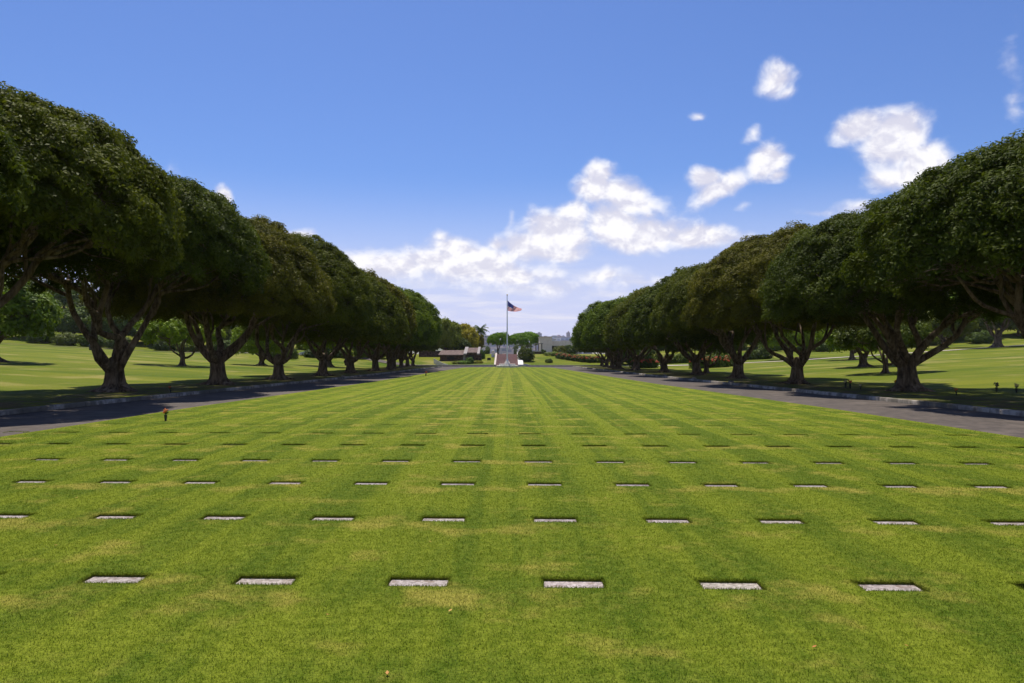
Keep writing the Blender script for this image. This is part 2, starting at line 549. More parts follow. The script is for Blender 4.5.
mk_me = marker_mesh()
ORD = ['first', 'second', 'third', 'fourth', 'fifth', 'sixth', 'seventh', 'eighth', 'ninth', 'tenth', 'eleventh', 'twelfth',
       'thirteenth', 'fourteenth', 'fifteenth', 'sixteenth', 'seventeenth', 'eighteenth', 'nineteenth', 'twentieth']
SLANT = -math.atan(SKEW)
rows = {}
for r, X, Y in markers: rows.setdefault(r, []).append((X, Y))
count, rest = 0, []
for r in sorted(rows):
    vis = [(X, Y) for X, Y in sorted(rows[r]) if -8 < project(X, Y)[0] < 1032]
    for i, (X, Y) in enumerate(vis):
        if count < 298 and r < 17:
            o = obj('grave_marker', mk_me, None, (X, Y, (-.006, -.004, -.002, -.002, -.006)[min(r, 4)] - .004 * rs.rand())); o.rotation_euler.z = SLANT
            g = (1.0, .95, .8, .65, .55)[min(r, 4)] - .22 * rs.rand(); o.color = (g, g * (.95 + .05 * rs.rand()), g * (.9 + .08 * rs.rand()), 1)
            rn = 'nearest' if r == 0 else ORD[r] + ' nearest'
            tag(o, f'flat pale stone grave marker sunk in lawn, {rn} row, {ORD[i]} from the left', 'grave marker',
                'flat grave markers in rows on the lawn')
            count += 1
        elif rs.rand() < .8: rest.append((X, Y))
b = MB()
for X, Y in rest:
    c, s = math.cos(SLANT), math.sin(SLANT); hw, hd = MW - .012, MD - .012
    q = [(-hw, -hd), (hw, -hd), (hw, hd), (-hw, hd)]
    q = [(X + c * a - s * d, Y + s * a + c * d) for a, d in q]
    b.add([(x, y, -.07) for x, y in q] + [(x, y, -.038) for x, y in q],
          [(3, 2, 1, 0), (4, 5, 6, 7), (0, 1, 5, 4), (1, 2, 6, 5), (2, 3, 7, 6), (3, 0, 4, 7)])
o = b.build('grave_markers', M['marker'])
tag(o, 'far rows of flat grave markers sunk in the lawn towards the flagpole', 'grave markers', None, 'stuff')


# ------------------------------------------------------------------ grass blades on the near lawn
def build_grass():
    Vs = []; n_tot = 0; P = []
    for d0 in np.arange(4.6, 48, 1.0):
        d1 = d0 + 1.0; dens = 5200 * math.exp(-(d0 - 4.6) / 7.5) * (1 - sst(34, 48, d0))
        w = min(14.6, .72 * d1 + .5)
        n = int(2 * w * (d1 - d0) * dens)
        p = np.stack([rs.uniform(-w, w, n), rs.uniform(d0, d1, n)], 1)
        p = p[np.abs(p[:, 0]) < np.minimum([lawn_half(q) - .05 for q in (d0,)][0], .70 * p[:, 1] + .4)]
        P.append(p)
    P = np.concatenate(P)
    # keep the markers clear
    v = P[:, 1] + SKEW * P[:, 0]
    dv = np.abs((v - ROW0 + ROWP / 2) % ROWP - ROWP / 2); dx = np.abs((P[:, 0] - COL0 + COLP / 2) % COLP - COLP / 2)
    P = P[~((dv < MD - .012) & (dx < MW - .010) & (v > ROW0 - .5))]
    base_n = len(P); E = []
    for r_ in range(0, 6):
        for c_ in range(-9, 10):
            xc = COL0 + c_ * COLP; vc = row_v(r_)
            if abs(xc) > .7 * vc: continue
            m_ = max(60, int(520 * (1 - r_ * .13))); u = rs.uniform(-MW - .02, MW + .02, m_)
            md = MD * (1 if r_ < 2 else .9); ev = vc + md + np.abs(rs.normal(0, .022, m_)) - .004
            E.append(np.stack([xc + u, ev - SKEW * (xc + u)], 1))
            k_ = m_ // 3; q = rs.uniform(-MD, MD, k_); sg = rs.choice([-1, 1], k_); xx = xc + sg * (MW + np.abs(rs.normal(0, .012, k_)) - .004)
            E.append(np.stack([xx, vc + q - SKEW * xx], 1))
            if r_ > 1: continue
            xx = xc + rs.uniform(-MW, MW, k_); E.append(np.stack([xx, vc - MD * (1 if r_ < 2 else .9) - np.abs(rs.normal(0, .01, k_)) + .006 - SKEW * xx], 1))
    P = np.concatenate([P] + E)
    n = len(P)
    dist = P[:, 1]; th = rs.uniform(0, 2 * PI, n); lean = rs.uniform(.1, 1.1, n) ** 1.0
    h = rs.uniform(.010, .026, n); h[base_n:] = rs.uniform(.016, .036, n - base_n); w = rs.uniform(.0018, .0036, n) * (1 + .09 * (dist - 5))
    d = np.stack([np.cos(th), np.sin(th)], 1)
    tip = np.zeros((n, 3)); tip[:, :2] = P + d * (h * np.sin(lean))[:, None] * 1.4; tip[:, 2] = h * np.cos(lean)
    ph = rs.uniform(0, PI, n); s = np.stack([np.cos(ph), np.sin(ph)], 1) * w[:, None]
    a = np.zeros((n, 3)); a[:, :2] = P - s; a[:, 2] = -.004
    c = np.zeros((n, 3)); c[:, :2] = P + s; c[:, 2] = -.004
    V = np.stack([a, c, tip], 1).reshape(-1, 3)
    Fq = np.arange(3 * n).reshape(-1, 3)
    t = rs.rand(n) ** 1.5
    o = obj('grass', np_mesh('grass', V, Fq, M['blade'], t))
    tag(o, 'short mown green grass blades on the near part of the lawn', 'grass', None, 'stuff')
    return n


print('blades', build_grass())


# ------------------------------------------------------------------ trees
def dome_leaves(seed, R, H, ze, nclump, nleaf, leaf, cr, under=.22, flat=.5, lob=.10, hang=.0, holes=.0):
    "leaf faces in clumps spread over an umbrella-shaped shell"
    r = np.random.RandomState(seed)
    # bumps that make the outline uneven
    nb = 26; bd = r.normal(size=(nb, 3)); bd[:, 2] = np.abs(bd[:, 2]); bd /= np.linalg.norm(bd, axis=1)[:, None]
    ba = r.uniform(-lob, lob * 1.4, nb)
    phi = np.arccos(1 - r.rand(nclump) * (1 + under)); az = r.rand(nclump) * 2 * PI
    bd2 = r.normal(size=(230, 3)); bd2[:, 2] = np.abs(bd2[:, 2]); bd2 /= np.linalg.norm(bd2, axis=1)[:, None]; ba2 = r.uniform(-.02, .075, 230)
    sp = np.sin(np.minimum(phi, PI / 2)) ** .92
    n3 = np.stack([np.sin(phi) * np.cos(az), np.sin(phi) * np.sin(az), np.cos(phi)], 1)
    ang = np.arccos(np.clip(n3 @ bd.T, -1, 1)); bump = (np.exp(-(ang / .33) ** 2) * ba).sum(1)
    ang2 = np.arccos(np.clip(n3 @ bd2.T, -1, 1)); b2 = (np.exp(-(ang2 / .085) ** 2) * ba2).max(1); bump = bump + b2 - .03
    low = phi > PI / 2
    rad = np.where(low, 1 - 1.4 * (phi - PI / 2), sp) * (1 + bump * .8)
    zz = np.where(low, ze + 1.2 * (PI / 2 - phi) - r.rand(nclump) * hang, ze + (H - ze) * np.maximum(0, np.cos(phi)) ** (.85) * (1 + bump))
    dep = 1 - .17 * r.rand(nclump) ** 1.6 * np.where(b2 > .03, .6, 1.2)
    keep = np.ones(nclump, bool)
    if holes > 0:
        hd = r.normal(size=(18, 3)); hd[:, 2] = np.abs(hd[:, 2]) * .5; hd /= np.linalg.norm(hd, axis=1)[:, None]
        keep = (np.arccos(np.clip(n3 @ hd.T, -1, 1)).min(1) > holes) | (r.rand(nclump) < .3)
    C = np.stack([R * rad * np.cos(az) * dep, R * rad * np.sin(az) * dep, ze + (zz - ze) * dep], 1)[keep]
    nrm = n3[keep].copy(); nrm[:, 2] = nrm[:, 2] + .45; nrm /= np.linalg.norm(nrm, axis=1)[:, None]
    m = len(C); ctint = r.rand(m)
    cs = cr * r.uniform(.6, 1.35, m)
    # leaves
    idx = np.repeat(np.arange(m), nleaf); k = len(idx)
    off = r.normal(size=(k, 3)); off /= np.linalg.norm(off, axis=1)[:, None]; off *= (r.rand(k) ** .4)[:, None]
    nn = nrm[idx]
    along = (off * nn).sum(1)[:, None] * nn
    off = off - along * (1 - flat)
    pos = C[idx] + off * cs[idx][:, None]
    ln = nn * 1.0 + off * .8 + r.normal(size=(k, 3)) * .55; ln /= np.linalg.norm(ln, axis=1)[:, None]
    a = np.cross(ln, r.normal(size=(k, 3))); a /= np.linalg.norm(a, axis=1)[:, None]
    bb = np.cross(ln, a)
    L = leaf * r.uniform(.65, 1.35, k)[:, None]
    v0 = pos - a * L; v2 = pos + a * L; v1 = pos + bb * L * .42 + ln * L * .12; v3 = pos - bb * L * .42 + ln * L * .12
    V = np.stack([v0, v1, v2, v3], 1).reshape(-1, 3); Fq = np.arange(4 * k).reshape(-1, 4)
    b2k = b2[keep][idx]; tint = np.clip(.45 * ctint[idx] + .30 * r.rand(k) + b2k * 4., 0, 1)
    return V, Fq, tint


def fig_trunk(seed, R, H, ze, fork=2.6, r0=.62, nl=6, detail=2, roots=True, spread=1., spare=1.0):
    "trunk with root flare and limbs that fan out to the inside of the crown"
    r = np.random.RandomState(seed); b = MB(); ph = r.rand(6) * 6.28

    def lob(j, th):
        k = max(0, 1 - j / 5.)
        return 1 + (.10 + .22 * k) * math.sin(5 * th + ph[0]) + (.05 + .12 * k) * math.sin(3 * th + ph[1]) + .05 * math.sin(9 * th + ph[2])
    zs = [-.25, .05, .28, .6, 1.1, 1.7, fork, fork + .3]
    rr = [2.5, 2.0, 1.45, 1.12, 1.0, .95, .92, .35]
    lean = r.normal(size=2) * .12
    b.tube([(lean[0] * z * .5, lean[1] * z * .5, z) for z in zs], [r0 * q for q in rr], 26, lobes=lob)
    if roots:
        for i in range(9):
            a = r.rand() * 6.28; L = r.uniform(1.2, 2.2)
            pts = [(math.cos(a) * t * L + .1 * math.sin(5 * t), math.sin(a) * t * L, .42 * (1 - t) ** 1.5 - .12 * t + .02) for t in (.25, .45, .65, .85, 1.)]
            b.tube(pts, [.20, .16, .12, .08, .03], 7)
    base = np.array([lean[0] * fork * .5, lean[1] * fork * .5, fork])

    def limb(p0, p1, ra, rb, level, up):
        L = np.linalg.norm(p1 - p0); n = 6; pts = []
        w1 = r.normal(size=3) * .07 * L; w2 = r.normal(size=3) * .05 * L
        for i in range(n + 1):
            t = i / n
            q = p0 + (p1 - p0) * t + np.array([0, 0, up * L * math.sin(PI * t)]) + w1 * math.sin(PI * t) + w2 * math.sin(2 * PI * t)
            pts.append(q)
        b.tube(pts, [ra + (rb - ra) * (i / n) ** .8 for i in range(n + 1)], 9 if level == 0 else 6 if level == 1 else 5)
        return pts

    def shell(az, fr):
        "point on the inside of the crown"
        ph_ = fr * PI / 2
        rad = math.sin(ph_) ** .95 * R * .86
        return np.array([rad * math.cos(az), rad * math.sin(az), ze + .2 + (H - ze) * math.cos(ph_) ** .9 * .78])
    a0 = r.rand() * 6.28
    for i in range(nl):
        a = a0 + i * 2 * PI / nl + r.uniform(-.25, .25)
        fr = r.uniform(.42, .72)
        tgt = shell(a, fr); tgt = base + (tgt - base) * .55; tgt[2] = base[2] + (ze - base[2]) * r.uniform(.55, 1.05) + .6
        st = base + np.array([math.cos(a), math.sin(a), 0]) * r0 * .45 - np.array([0, 0, .7])
        pts = limb(st, tgt, r0 * r.uniform(.46, .62), r0 * .27, 0, -.05)
        for k in range(4 if detail > 1 else 3):
            a2 = a + r.uniform(-.62, .62); f2 = min(1.02, [.98, .72, .9, .45][k] + r.uniform(-.08, .08))
            s = pts[-1] if k < 2 else pts[-2 - (k % 2)]
            e2 = shell(a2, f2); mid = s + (e2 - s) * .62
            p2 = limb(np.array(s), mid, r0 * .24, r0 * .12, 1, .05 if f2 > .8 else 0)
            if detail > 0:
                for q in range(3 if detail > 1 else 2):
                    e3 = shell(a2 + r.uniform(-.34, .34), min(1.04, max(.1, f2 + r.uniform(-.2, .2))))
                    p3 = limb(np.array(p2[-1 - (q % 2)]), e3, r0 * .11, r0 * .035, 2, .03)
                    if detail > 1:
                        for w in range(2):
                            e4 = e3 + r.normal(size=3) * .6; e4[2] = max(e4[2], ze - .6)
                            limb(np.array(p3[3]), e4, r0 * .05, .012, 3, .02)
    return b


def crown_mesh(name, mat, **kw):
    V, Fq, t = dome_leaves(**kw); return np_mesh(name, V, Fq, mat, t)


TR = {}
FR, FH = 9.3, 14.6
for k, sd in enumerate((11, 23, 37)):            # near trees
    FE = (7.6, 6.7, 6.5)[k]
    TR['fig%d' % k] = (fig_trunk(sd, FR, FH, FE, (2.0, 2.7, 2.3)[k], (.54, .56, .46)[k], (6, 7, 6)[k], 2).mesh('trunk', M['bark'], True),
                       crown_mesh('crown', M['leaf'], seed=sd + 1, R=FR, H=FH, ze=FE, nclump=2000, nleaf=150, leaf=.105, cr=.70, lob=.07, under=(.03, .08, .08)[k], hang=.5, flat=.45, holes=(.10, .05, .05)[k]))
FE = 6.6
for k, sd in enumerate((51, 67)):                # the same trees farther off
    TR['figfar%d' % k] = (fig_trunk(sd, FR, FH, FE - .8, 2.3 + .4 * k, .50, 6, 1).mesh('trunk', M['bark'], True),
                          crown_mesh('crown', M['leaf'], seed=sd + 1, R=FR, H=FH, ze=FE - .8, nclump=1500, nleaf=60, leaf=.18, cr=.8, lob=.07, under=.13, hang=.7, flat=.5))
TR['umb0'] = (fig_trunk(81, 6.2, 8.0, 4.6, 2.0, .36, 5, 1, False).mesh('trunk', M['bark'], True),
              crown_mesh('crown', M['leaf_far'], seed=82, R=6.2, H=8.0, ze=4.6, nclump=520, nleaf=44, leaf=.24, cr=.75, lob=.14, under=.1, hang=.5, holes=.16))
TR['umb1'] = (fig_trunk(91, 5.4, 7.2, 3.9, 1.6, .42, 5, 1, True).mesh('trunk', M['bark'], True),
              crown_mesh('crown', M['leaf_far'], seed=93, R=5.4, H=7.2, ze=3.9, nclump=480, nleaf=44, leaf=.24, cr=.75, lob=.16, under=.25, hang=1., holes=.14))
TR['round0'] = (fig_trunk(101, 5.2, 10.5, 3.8, 2.2, .34, 5, 0, False).mesh('trunk', M['bark'], True),
                crown_mesh('crown', M['leaf_far'], seed=103, R=5.6, H=10.5, ze=4.2, nclump=420, nleaf=30, leaf=.42, cr=1.05, lob=.18, under=.5, hang=1.4, flat=.7))
TR['round1'] = (fig_trunk(111, 6.2, 9.0, 3.2, 2.0, .36, 5, 0, False).mesh('trunk', M['bark'], True),
                crown_mesh('crown', M['leaf_far'], seed=113, R=6.6, H=9.0, ze=3.6, nclump=420, nleaf=30, leaf=.42, cr=1.05, lob=.2, under=.5, hang=1.4, flat=.7))


def tree(kind, name, X, Y, label, group=None, s=1., sz=None, rz=None, col=(1, 1, 1), z=None, cat='tree'):
    zz = ground_z(X, Y) - .03 if z is None else z
    t = empty(name, (X, Y, zz), label, cat, group, random.uniform(0, 6.28) if rz is None else rz)
    t.scale = (s, s, sz or s)
    a = obj('trunk', TR[kind][0], t); c = obj('crown', TR[kind][1], t)
    c.color = (*col, 1)
    return t


LUSH = (1.15, 1.5, .8)
GREEN, OLIVE, DARK, LIME, YELL = (1.05, 1.08, .9), (1.32, 1.1, 1.1), (.72, .86, .8), (2.2, 2.4, .8), (4.0, 2.6, .9)
cn = {GREEN: 'mid-green', OLIVE: 'olive-brown', DARK: 'dark green', LUSH: 'fresh green'}
left = [(22, -25.5, DARK), (36.5, -25.2, GREEN), (51.2, -25.2, DARK), (64.6, -23.4, OLIVE), (79.5, -22.8, GREEN), (97, -22.6, GREEN), (113, -22.3, OLIVE),
        (130, -21.6, LUSH), (145, -21.4, LUSH), (161, -23.2, DARK), (178, -23.8, DARK), (195, -24.6, GREEN), (209, -25, OLIVE)]
right = [(21, 25.6, DARK), (35.5, 25.4, DARK), (51.5, 25.9, DARK), (66, 24.0, OLIVE), (84, 24.2, GREEN), (101, 24, DARK), (120, 23.6, GREEN), (138, 22.2, LUSH),
         (154, 21.4, LUSH), (173, 22.6, GREEN), (192, 23.8, DARK), (212, 25, GREEN)]
for side, lst, hs in (('left', left, .95), ('right', right, .86)):
    for i, (Y, X, col) in enumerate(lst):
        kind = ('fig%d' % (((0, 0, 0, 1, 2) if side == 'left' else (0, 0, 1, 2, 1))[i])) if Y < 90 else 'figfar%d' % (i % 2)
        sz = hs * (1 + .04 * math.sin(3.1 * i + (side == 'left')))
        if side == 'left' and i == 1: sz = .99
        if side == 'right' and Y < 60: sz = .82
        s = 1.0 if side == 'left' else .96
        if Y > 156: s *= .92 - .0032 * (Y - 156); sz *= .92
        if 125 < Y < 156: s *= 1.04; sz *= 1.03
        where = ('nearest the camera' if i == 0 else f'{ORD[i]} from the camera')
        tree(kind, 'avenue_tree', X, Y, f'wide {cn[col]} umbrella-crowned avenue tree, {where} in the {side} row',
             'spreading trees lining both sides of the mall', s, sz, col=col, z=.10)

# trees on the fields beyond the avenue
for kind, x, D, s, lab, col in (
        ('umb0', 183, 122, .95, 'small lime-green umbrella tree on the left field behind the second trunk', LIME),
        ('umb1', 262, 150, 1.0, 'small green tree with curved trunk on the left field behind the third trunk', LIME),
        ('umb0', 330, 170, 1.1, 'low spreading tree far behind the left row of avenue trees', LIME),
        ('umb1', -6, 98, 1.35, 'bright green leafy tree with reddish blossom at the left edge of the field', (1.25, 1.5, .8)),
        ('umb1', 865, 110, 1.0, 'stout little tree on a root mound on the right field', LIME),
        ('umb0', 886, 87, .75, 'thin-trunked small tree just left of the big rooted trunk at right', GREEN),
        ('umb0', 853, 152, 1.0, 'small umbrella tree far back on the right field left of the stout one', LIME),
        ('umb0', 999, 190, 1.85, 'wide flat-topped bright green tree by the far road at the right edge', (1.8, 2.4, .7)),
        ('umb0', 706.6, 112, .8, 'slim dark trunked tree behind the right row of avenue trees', GREEN),
        ('umb1', 945, 215, 1.5, 'broad yellowish green tree beyond the right field, left of the flat-topped one', (1.6, 1.5, .8)),
        ('umb1', 790, 185, 1.3, 'leafy yellow-green tree far behind the fourth right avenue trunk', LIME)):
    tree(kind, 'field_tree', px(x, D), D, lab, None, s, col=col)

# treeline on the rim behind both fields
rr = random.Random(3)
for side in (-1, 1):
    sn = 'left' if side < 0 else 'right'
    for j, (Y0, st) in enumerate(((272, 11.5), (300, 12.), (335, 14))):
        x = 37 + 6 * j
        while x < 255:
            X = side * (x + rr.uniform(-3, 3)); Y = Y0 + rr.uniform(-7, 7) - .10 * abs(X)
            if not (side > 0 and j == 0 and x < 60):
                g = rr.choice([(.85, .95, .8), (1.1, 1.1, .9), (.7, .8, .8), (1.35, 1.25, .9), (1.0, 1.2, .8)])
                pos = ('front', 'middle', 'back')[j]
                tree(rr.choice(['round0', 'round1']), 'background_tree', X, Y,
                     f'leafy tree in the {pos} line of the wooded rise beyond the {sn} field', f'trees of the {pos} line beyond the {sn} field', rr.uniform(.85, 1.35), rr.uniform(.8, 1.2), col=g)
            x += st

# ------------------------------------------------------------------ end of the mall
for kind, name, x, D, s, sz, lab, col in (
        ('round0', 'background_tree', 446, 246, .82, 1.0, 'olive green tree at the far end of the left avenue', (2.2, 2.0, 1.0)),
        ('round1', 'background_tree', 462, 262, .85, 1.05, 'yellow-green blossoming tree left of the palm', YELL),
        ('round1', 'background_tree', 457, 250, .62, .55, 'dark bushy tree below the yellow-green one', (.6, .75, .6)),
        ('umb1', 'background_tree', 475, 268, .55, .9, 'thin brownish tree just left of the palm trunk', (2.6, 1.7, 1.2)),
        ('umb0', 'monkeypod_tree', 498, 285, .62, .98, 'smaller flat-topped green tree left of the flagpole', (1.7, 2.4, .6)),
        ('umb0', 'monkeypod_tree', 525, 292, .95, 1.03, 'wider flat-topped green tree right of the flagpole', (1.7, 2.4, .6))):
    tree(kind, name, px(x, D), D, lab, None, s, sz, col=col)

# palm
def palm(x, D):
    X = px(x, D); z = ground_z(X, D)
    t = empty('palm_tree', (X, D, z), 'tall palm with drooping feathery crown left of the flagpole', 'palm tree')
    b = MB(); b.tube([(0, 0, -.2), (.1, 0, 3), (.2, 0, 6), (.15, 0, 8.2)], [.28, .2, .17, .16], 10); b.build('trunk', M['bark'], t, True)
    r = np.random.RandomState(4); V, Fq = [], []
    for i in range(58):
        a = r.rand() * 6.28; el = r.uniform(-.5, 1.3); L = r.uniform(2.3, 3.3)
        p = np.array([.15, 0, 8.2]); d = np.array([math.cos(a) * math.cos(el), math.sin(a) * math.cos(el), math.sin(el)]); pts = []
        for k in range(9):
            pts.append(p.copy()); p = p + d * L / 8; d = d + np.array([0, 0, -.20]); d /= np.linalg.norm(d)
        side = np.array([-math.sin(a), math.cos(a), 0])
        for k in range(8):
            for sg in (-1, 1):
                for u in (0, .5):
                    q = pts[k] + (pts[k + 1] - pts[k]) * u; e = q + sg * side * .8 * (1 - abs(k - 3) / 8) + np.array([0, 0, -.38]) + (pts[k + 1] - pts[k]) * .8
                    o = len(V); V += [q, q + (pts[k + 1] - pts[k]) * .38, e]; Fq.append((o, o + 1, o + 2))
    me = np_mesh('fronds', np.array(V), np.array(Fq), M['leaf_far'], r.rand(len(Fq)) * .8); o = obj('fronds', me, t); o.color = (.8, 1.0, 1.2, 1)


palm(480.5, 270)

# flagpole -----------------------------------------------------------
FD = 192.; fx = px(507.2, FD)
t = empty('flagpole', (fx, FD, 0), 'tall white flagpole on a round stepped white base at the lawn end', 'flagpole')
b = MB(); b.lathe([(2.6, -.08), (2.6, .42), (2.52, .46), (2.0, .46), (2.0, .80), (1.94, .84), (.62, .84), (.62, 1.3), (.5, 1.36)], n=40)
b.build('base', M['white'], t)
b = MB(); b.lathe([(.34, 1.36), (.34, 1.7), (.22, 1.82), (.17, 2.2), (.15, 9), (.085, 17.0), (.08, 17.35)], n=16); b.build('pole', M['pole'], t, True)
b = MB(); b.ball((0, 0, 17.5), .17, 12); b.build('finial', M['gold'], t, True)
b = MB(); b.tube([(-.17, -.12, 1.9), (-.13, -.1, 9), (-.1, -.05, 17.2)], [.012] * 3, 5); b.build('halyard', M['fwhite'], t)
# flag, drooping from the pole
fl = empty('flag', (fx + .12, FD, 0), 'red, white and blue striped flag drooping from the tall pole', 'flag')
NU, NV = 40, 26


def fpos(u, v, off=0.):
    "u along the fly, v down the hoist"
    x = 3.45 * u * (1 - .04 * v)
    top = 16.25 - 2.15 * (1 - (1 - u) ** 1.5)
    hh = 2.0 * (1 - u) ** 1.15 + .42
    z = top - hh * v - .12 * math.sin(3 * u + 1)
    y = .30 * math.sin(7 * u + 2.2 * v) * (.3 + u) + .12 * math.sin(17 * u + 4 * v) + off
    return (x, y, z)


b = MB()
for j in range(NV + 1):
    for i in range(NU + 1): b.v.append(fpos(i / NU, j / NV))
for j in range(NV):
    for i in range(NU):
        q = j * (NU + 1) + i; b.f.append((q, q + 1, q + NU + 2, q + NU + 1))
        b.mi.append(2 if (i < 16 and j < 14) else (0 if (j // 2) % 2 == 0 else 1))
b.build('cloth', [M['red'], M['fwhite'], M['blue']], fl, True)
b = MB()
for rr_ in range(9):
    for cc in range(6 if rr_ % 2 == 0 else 5):
        u = (.035 + .063 * cc + (.0315 if rr_ % 2 else 0)); v = .05 + rr_ * .056
        for off in (-.02, .02):
            c = fpos(u, v, off); vs = []
            for k in range(10):
                rad = .06 if k % 2 == 0 else .026; a = PI / 2 + k * PI / 5
                vs.append((c[0] + rad * math.cos(a), c[1], c[2] + rad * .8 * math.sin(a)))
            b.add(vs, [tuple(range(10))])
b.build('stars', M['fwhite'], fl)

# stairs ---------------------------------------------------------------
S0, S1, SH = 216.0, 243.0, 3.45
sx0, sx1 = px(496.5, 229), px(517.5, 229)
t = empty('stairway', ((sx0 + sx1) / 2, S0, 0), 'broad pinkish brick steps rising behind the flagpole', 'stairs')
w = (sx1 - sx0) / 2
b = MB(); ns = 24; prof = [(-1.0, -.1), (-1.0, .17), (0, .17)]
for i in range(ns):
    y = i * (S1 - S0) / ns; z = .17 + (i + 1) * (SH - .17) / ns
    prof += [(y, z), (y + (S1 - S0) / ns, z)]
prof += [(S1 - S0, -.1)]
b.prism(prof, -w, w); b.build('steps', M['brick'], t)
for sgn in (-1, 1):
    b = MB(); th = .5 if sgn < 0 else 1.4
    a, c = (w + .004, w + th) if sgn > 0 else (-w - th, -w - .004)
    n = 9
    hh = .35 if sgn < 0 else .62
    prof = [(-1.6, -.1), (-1.6, .5)]
    for i in range(n + 1):
        f = i / n; prof.append((f * (S1 - S0), .17 + hh + f * (SH - .17) + (.12 * math.sin(f * 14) if sgn > 0 else 0)))
    prof.append((S1 - S0, -.1)); b.prism(prof, a, c)
    if sgn > 0:
        # curved end that sweeps out to the right
        for k in range(10):
            f0, f1 = k / 10, (k + 1) / 10
            b.add([(c + 2.2 * f0, -1.6 - .4 * f0 - .0, z) for z in (-.1, .8 - .5 * f0)] + [(c + 2.2 * f1, -1.6 - .4 * f1, z) for z in (-.1, .8 - .5 * f1)] +
                  [(c + 2.2 * f0, -1.0 - .4 * f0, z) for z in (-.1, .8 - .5 * f0)] + [(c + 2.2 * f1, -1.0 - .4 * f1, z) for z in (-.1, .8 - .5 * f1)],
                  [(0, 2, 3, 1), (5, 7, 6, 4), (1, 3, 7, 5), (2, 6, 7, 3), (4, 0, 1, 5)])
    o = b.build('side_wall', M['walk'] if sgn < 0 else M['white'], t)
    o['label'] = 'low pinkish kerb wall' if sgn < 0 else 'white stepped balustrade wall'


def pillar(x, D, h, w_, label):
    X = px(x, D); z = ground_z(X, D)
    t = empty('stone_pillar', (X, D, z), label, 'pillar')
    b = MB(); b.box(-w_ * .62, w_ * .62, -w_ * .62, w_ * .62, -.2, .45, top=.03); b.box(-w_ * .5, w_ * .5, -w_ * .5, w_ * .5, .45, h - .25)
    b.build('shaft', M['white'], t)
    b = MB(); b.box(-w_ * .65, w_ * .65, -w_ * .65, w_ * .65, h - .25, h - .1); b.box(-w_ * .5, w_ * .5, -w_ * .5, w_ * .5, h - .1, h + .25, top=.2)
    b.build('cap', M['white'], t)


pillar(493, 236, 1.9, .85, 'white square stone pillar at the top left of the steps')
pillar(519.5, 243.5, 1.6, .9, 'white square stone pillar at the top right of the steps')

# bushes -----------------------------------------------------------------
def bush_mesh(seed, R, H, n, leaf, low=-.1, mat=None, cr=.5):
    V, Fq, tn = dome_leaves(seed, R, H, max(.1, H * .25), n, 30, leaf, cr, under=.55, flat=.8, lob=.16)
    return np_mesh('foliage', V, Fq, mat or M['leaf_far'], tn)


BU = [bush_mesh(201, 1.6, 1.7, 90, .16), bush_mesh(202, 1.9, 1.3, 90, .16), bush_mesh(203, 2.0, 3.1, 150, .18)]


def stems(t, r_, h):
    b = MB()
    for i in range(5):
        a = i * 1.256; b.tube([(0, 0, -.15), (math.cos(a) * r_ * .3, math.sin(a) * r_ * .3, h * .5), (math.cos(a) * r_ * .6, math.sin(a) * r_ * .6, h * .8)], [.07, .05, .02], 5)
    return b.build('stem', M['bark'], t)


def bush(k, x, D, label, s=1., sz=1., col=(1, 1, 1), group=None, z=None, flowers=None, name='shrub'):
    X = px(x, D); t = empty(name, (X, D, ground_z(X, D) if z is None else z), label, 'shrub', group, random.uniform(0, 6.28)); t.scale = (s, s, sz)
    o = obj('foliage', BU[k], t); o.color = (*col, 1); stems(t, 1.4, 1.2)
    if flowers:
        b = MB(); r = random.Random(int(x * 7))
        for i in range(60):
            a = r.uniform(0, 6.28); f = r.uniform(.15, 1.1); hh = (1.3, 1.0, 2.6)[k]
            b.ball((1.75 * math.sin(f) * math.cos(a), 1.75 * math.sin(f) * math.sin(a), .3 + (hh + .35 - .3) * math.cos(f) ** .8), r.uniform(.10, .17), 6)
        b.build('blossom', flowers, t)
    return t


# round clipped bush right of the steps
t = bush(2, 526, 226, 'big round clipped dark bush beside the right side of the steps', 1.0, 1.0, (.9, .95, .6))
t.scale = (1.12, 1.12, 1.18)
bush(0, 481, 232, 'upright bright green shrub at the end of the rock building', .75, 1.25, (.9, 1.35, .6))
bush(1, 465, 221, 'low bright green shrub in front of the rock building wall', 1.0, .55, (1.3, 1.9, .6))
bush(1, 458, 221, 'low yellowish shrub at the left of the front planting', .8, .5, (2.0, 1.8, .6))
bush(0, 470, 221.5, 'rounded deep green shrub before the dark opening', .75, .85, (.8, 1.3, .6))
bush(1, 478, 222, 'small golden green shrub between planting and grass bank', .7, .45, (2.6, 2.0, .6))
bush(1, 460, 240, 'pale spiky green shrub on top of the rock wall', 1.6, .9, (1.5, 1.7, 1.2), z=3.2)
bush(0, 487, 244, 'small dark shrub behind the grass bank by the pillar', .6, .7, (.6, .8, .7))
bush(0, 543, 250, 'small dark clipped shrub at the foot of the beige building', .6, .75, (.6, .8, .5))
bush(1, 552, 240, 'pale grey-green low shrub on the right grass bank', 1.3, .7, (1.8, 1.8, 1.6))
bush(0, 549, 223, 'small tuft-like shrub on the right lawn bank', .65, .55, (.9, 1.1, .7))
bush(0, 560, 243, 'olive shrub right of the building door', 1.3, 1.25, (1.5, 1.3, .9))
bush(0, 570, 245, 'dark green shrub at the back of the flower hedge', 1.4, 1.4, (.7, .9, .6))
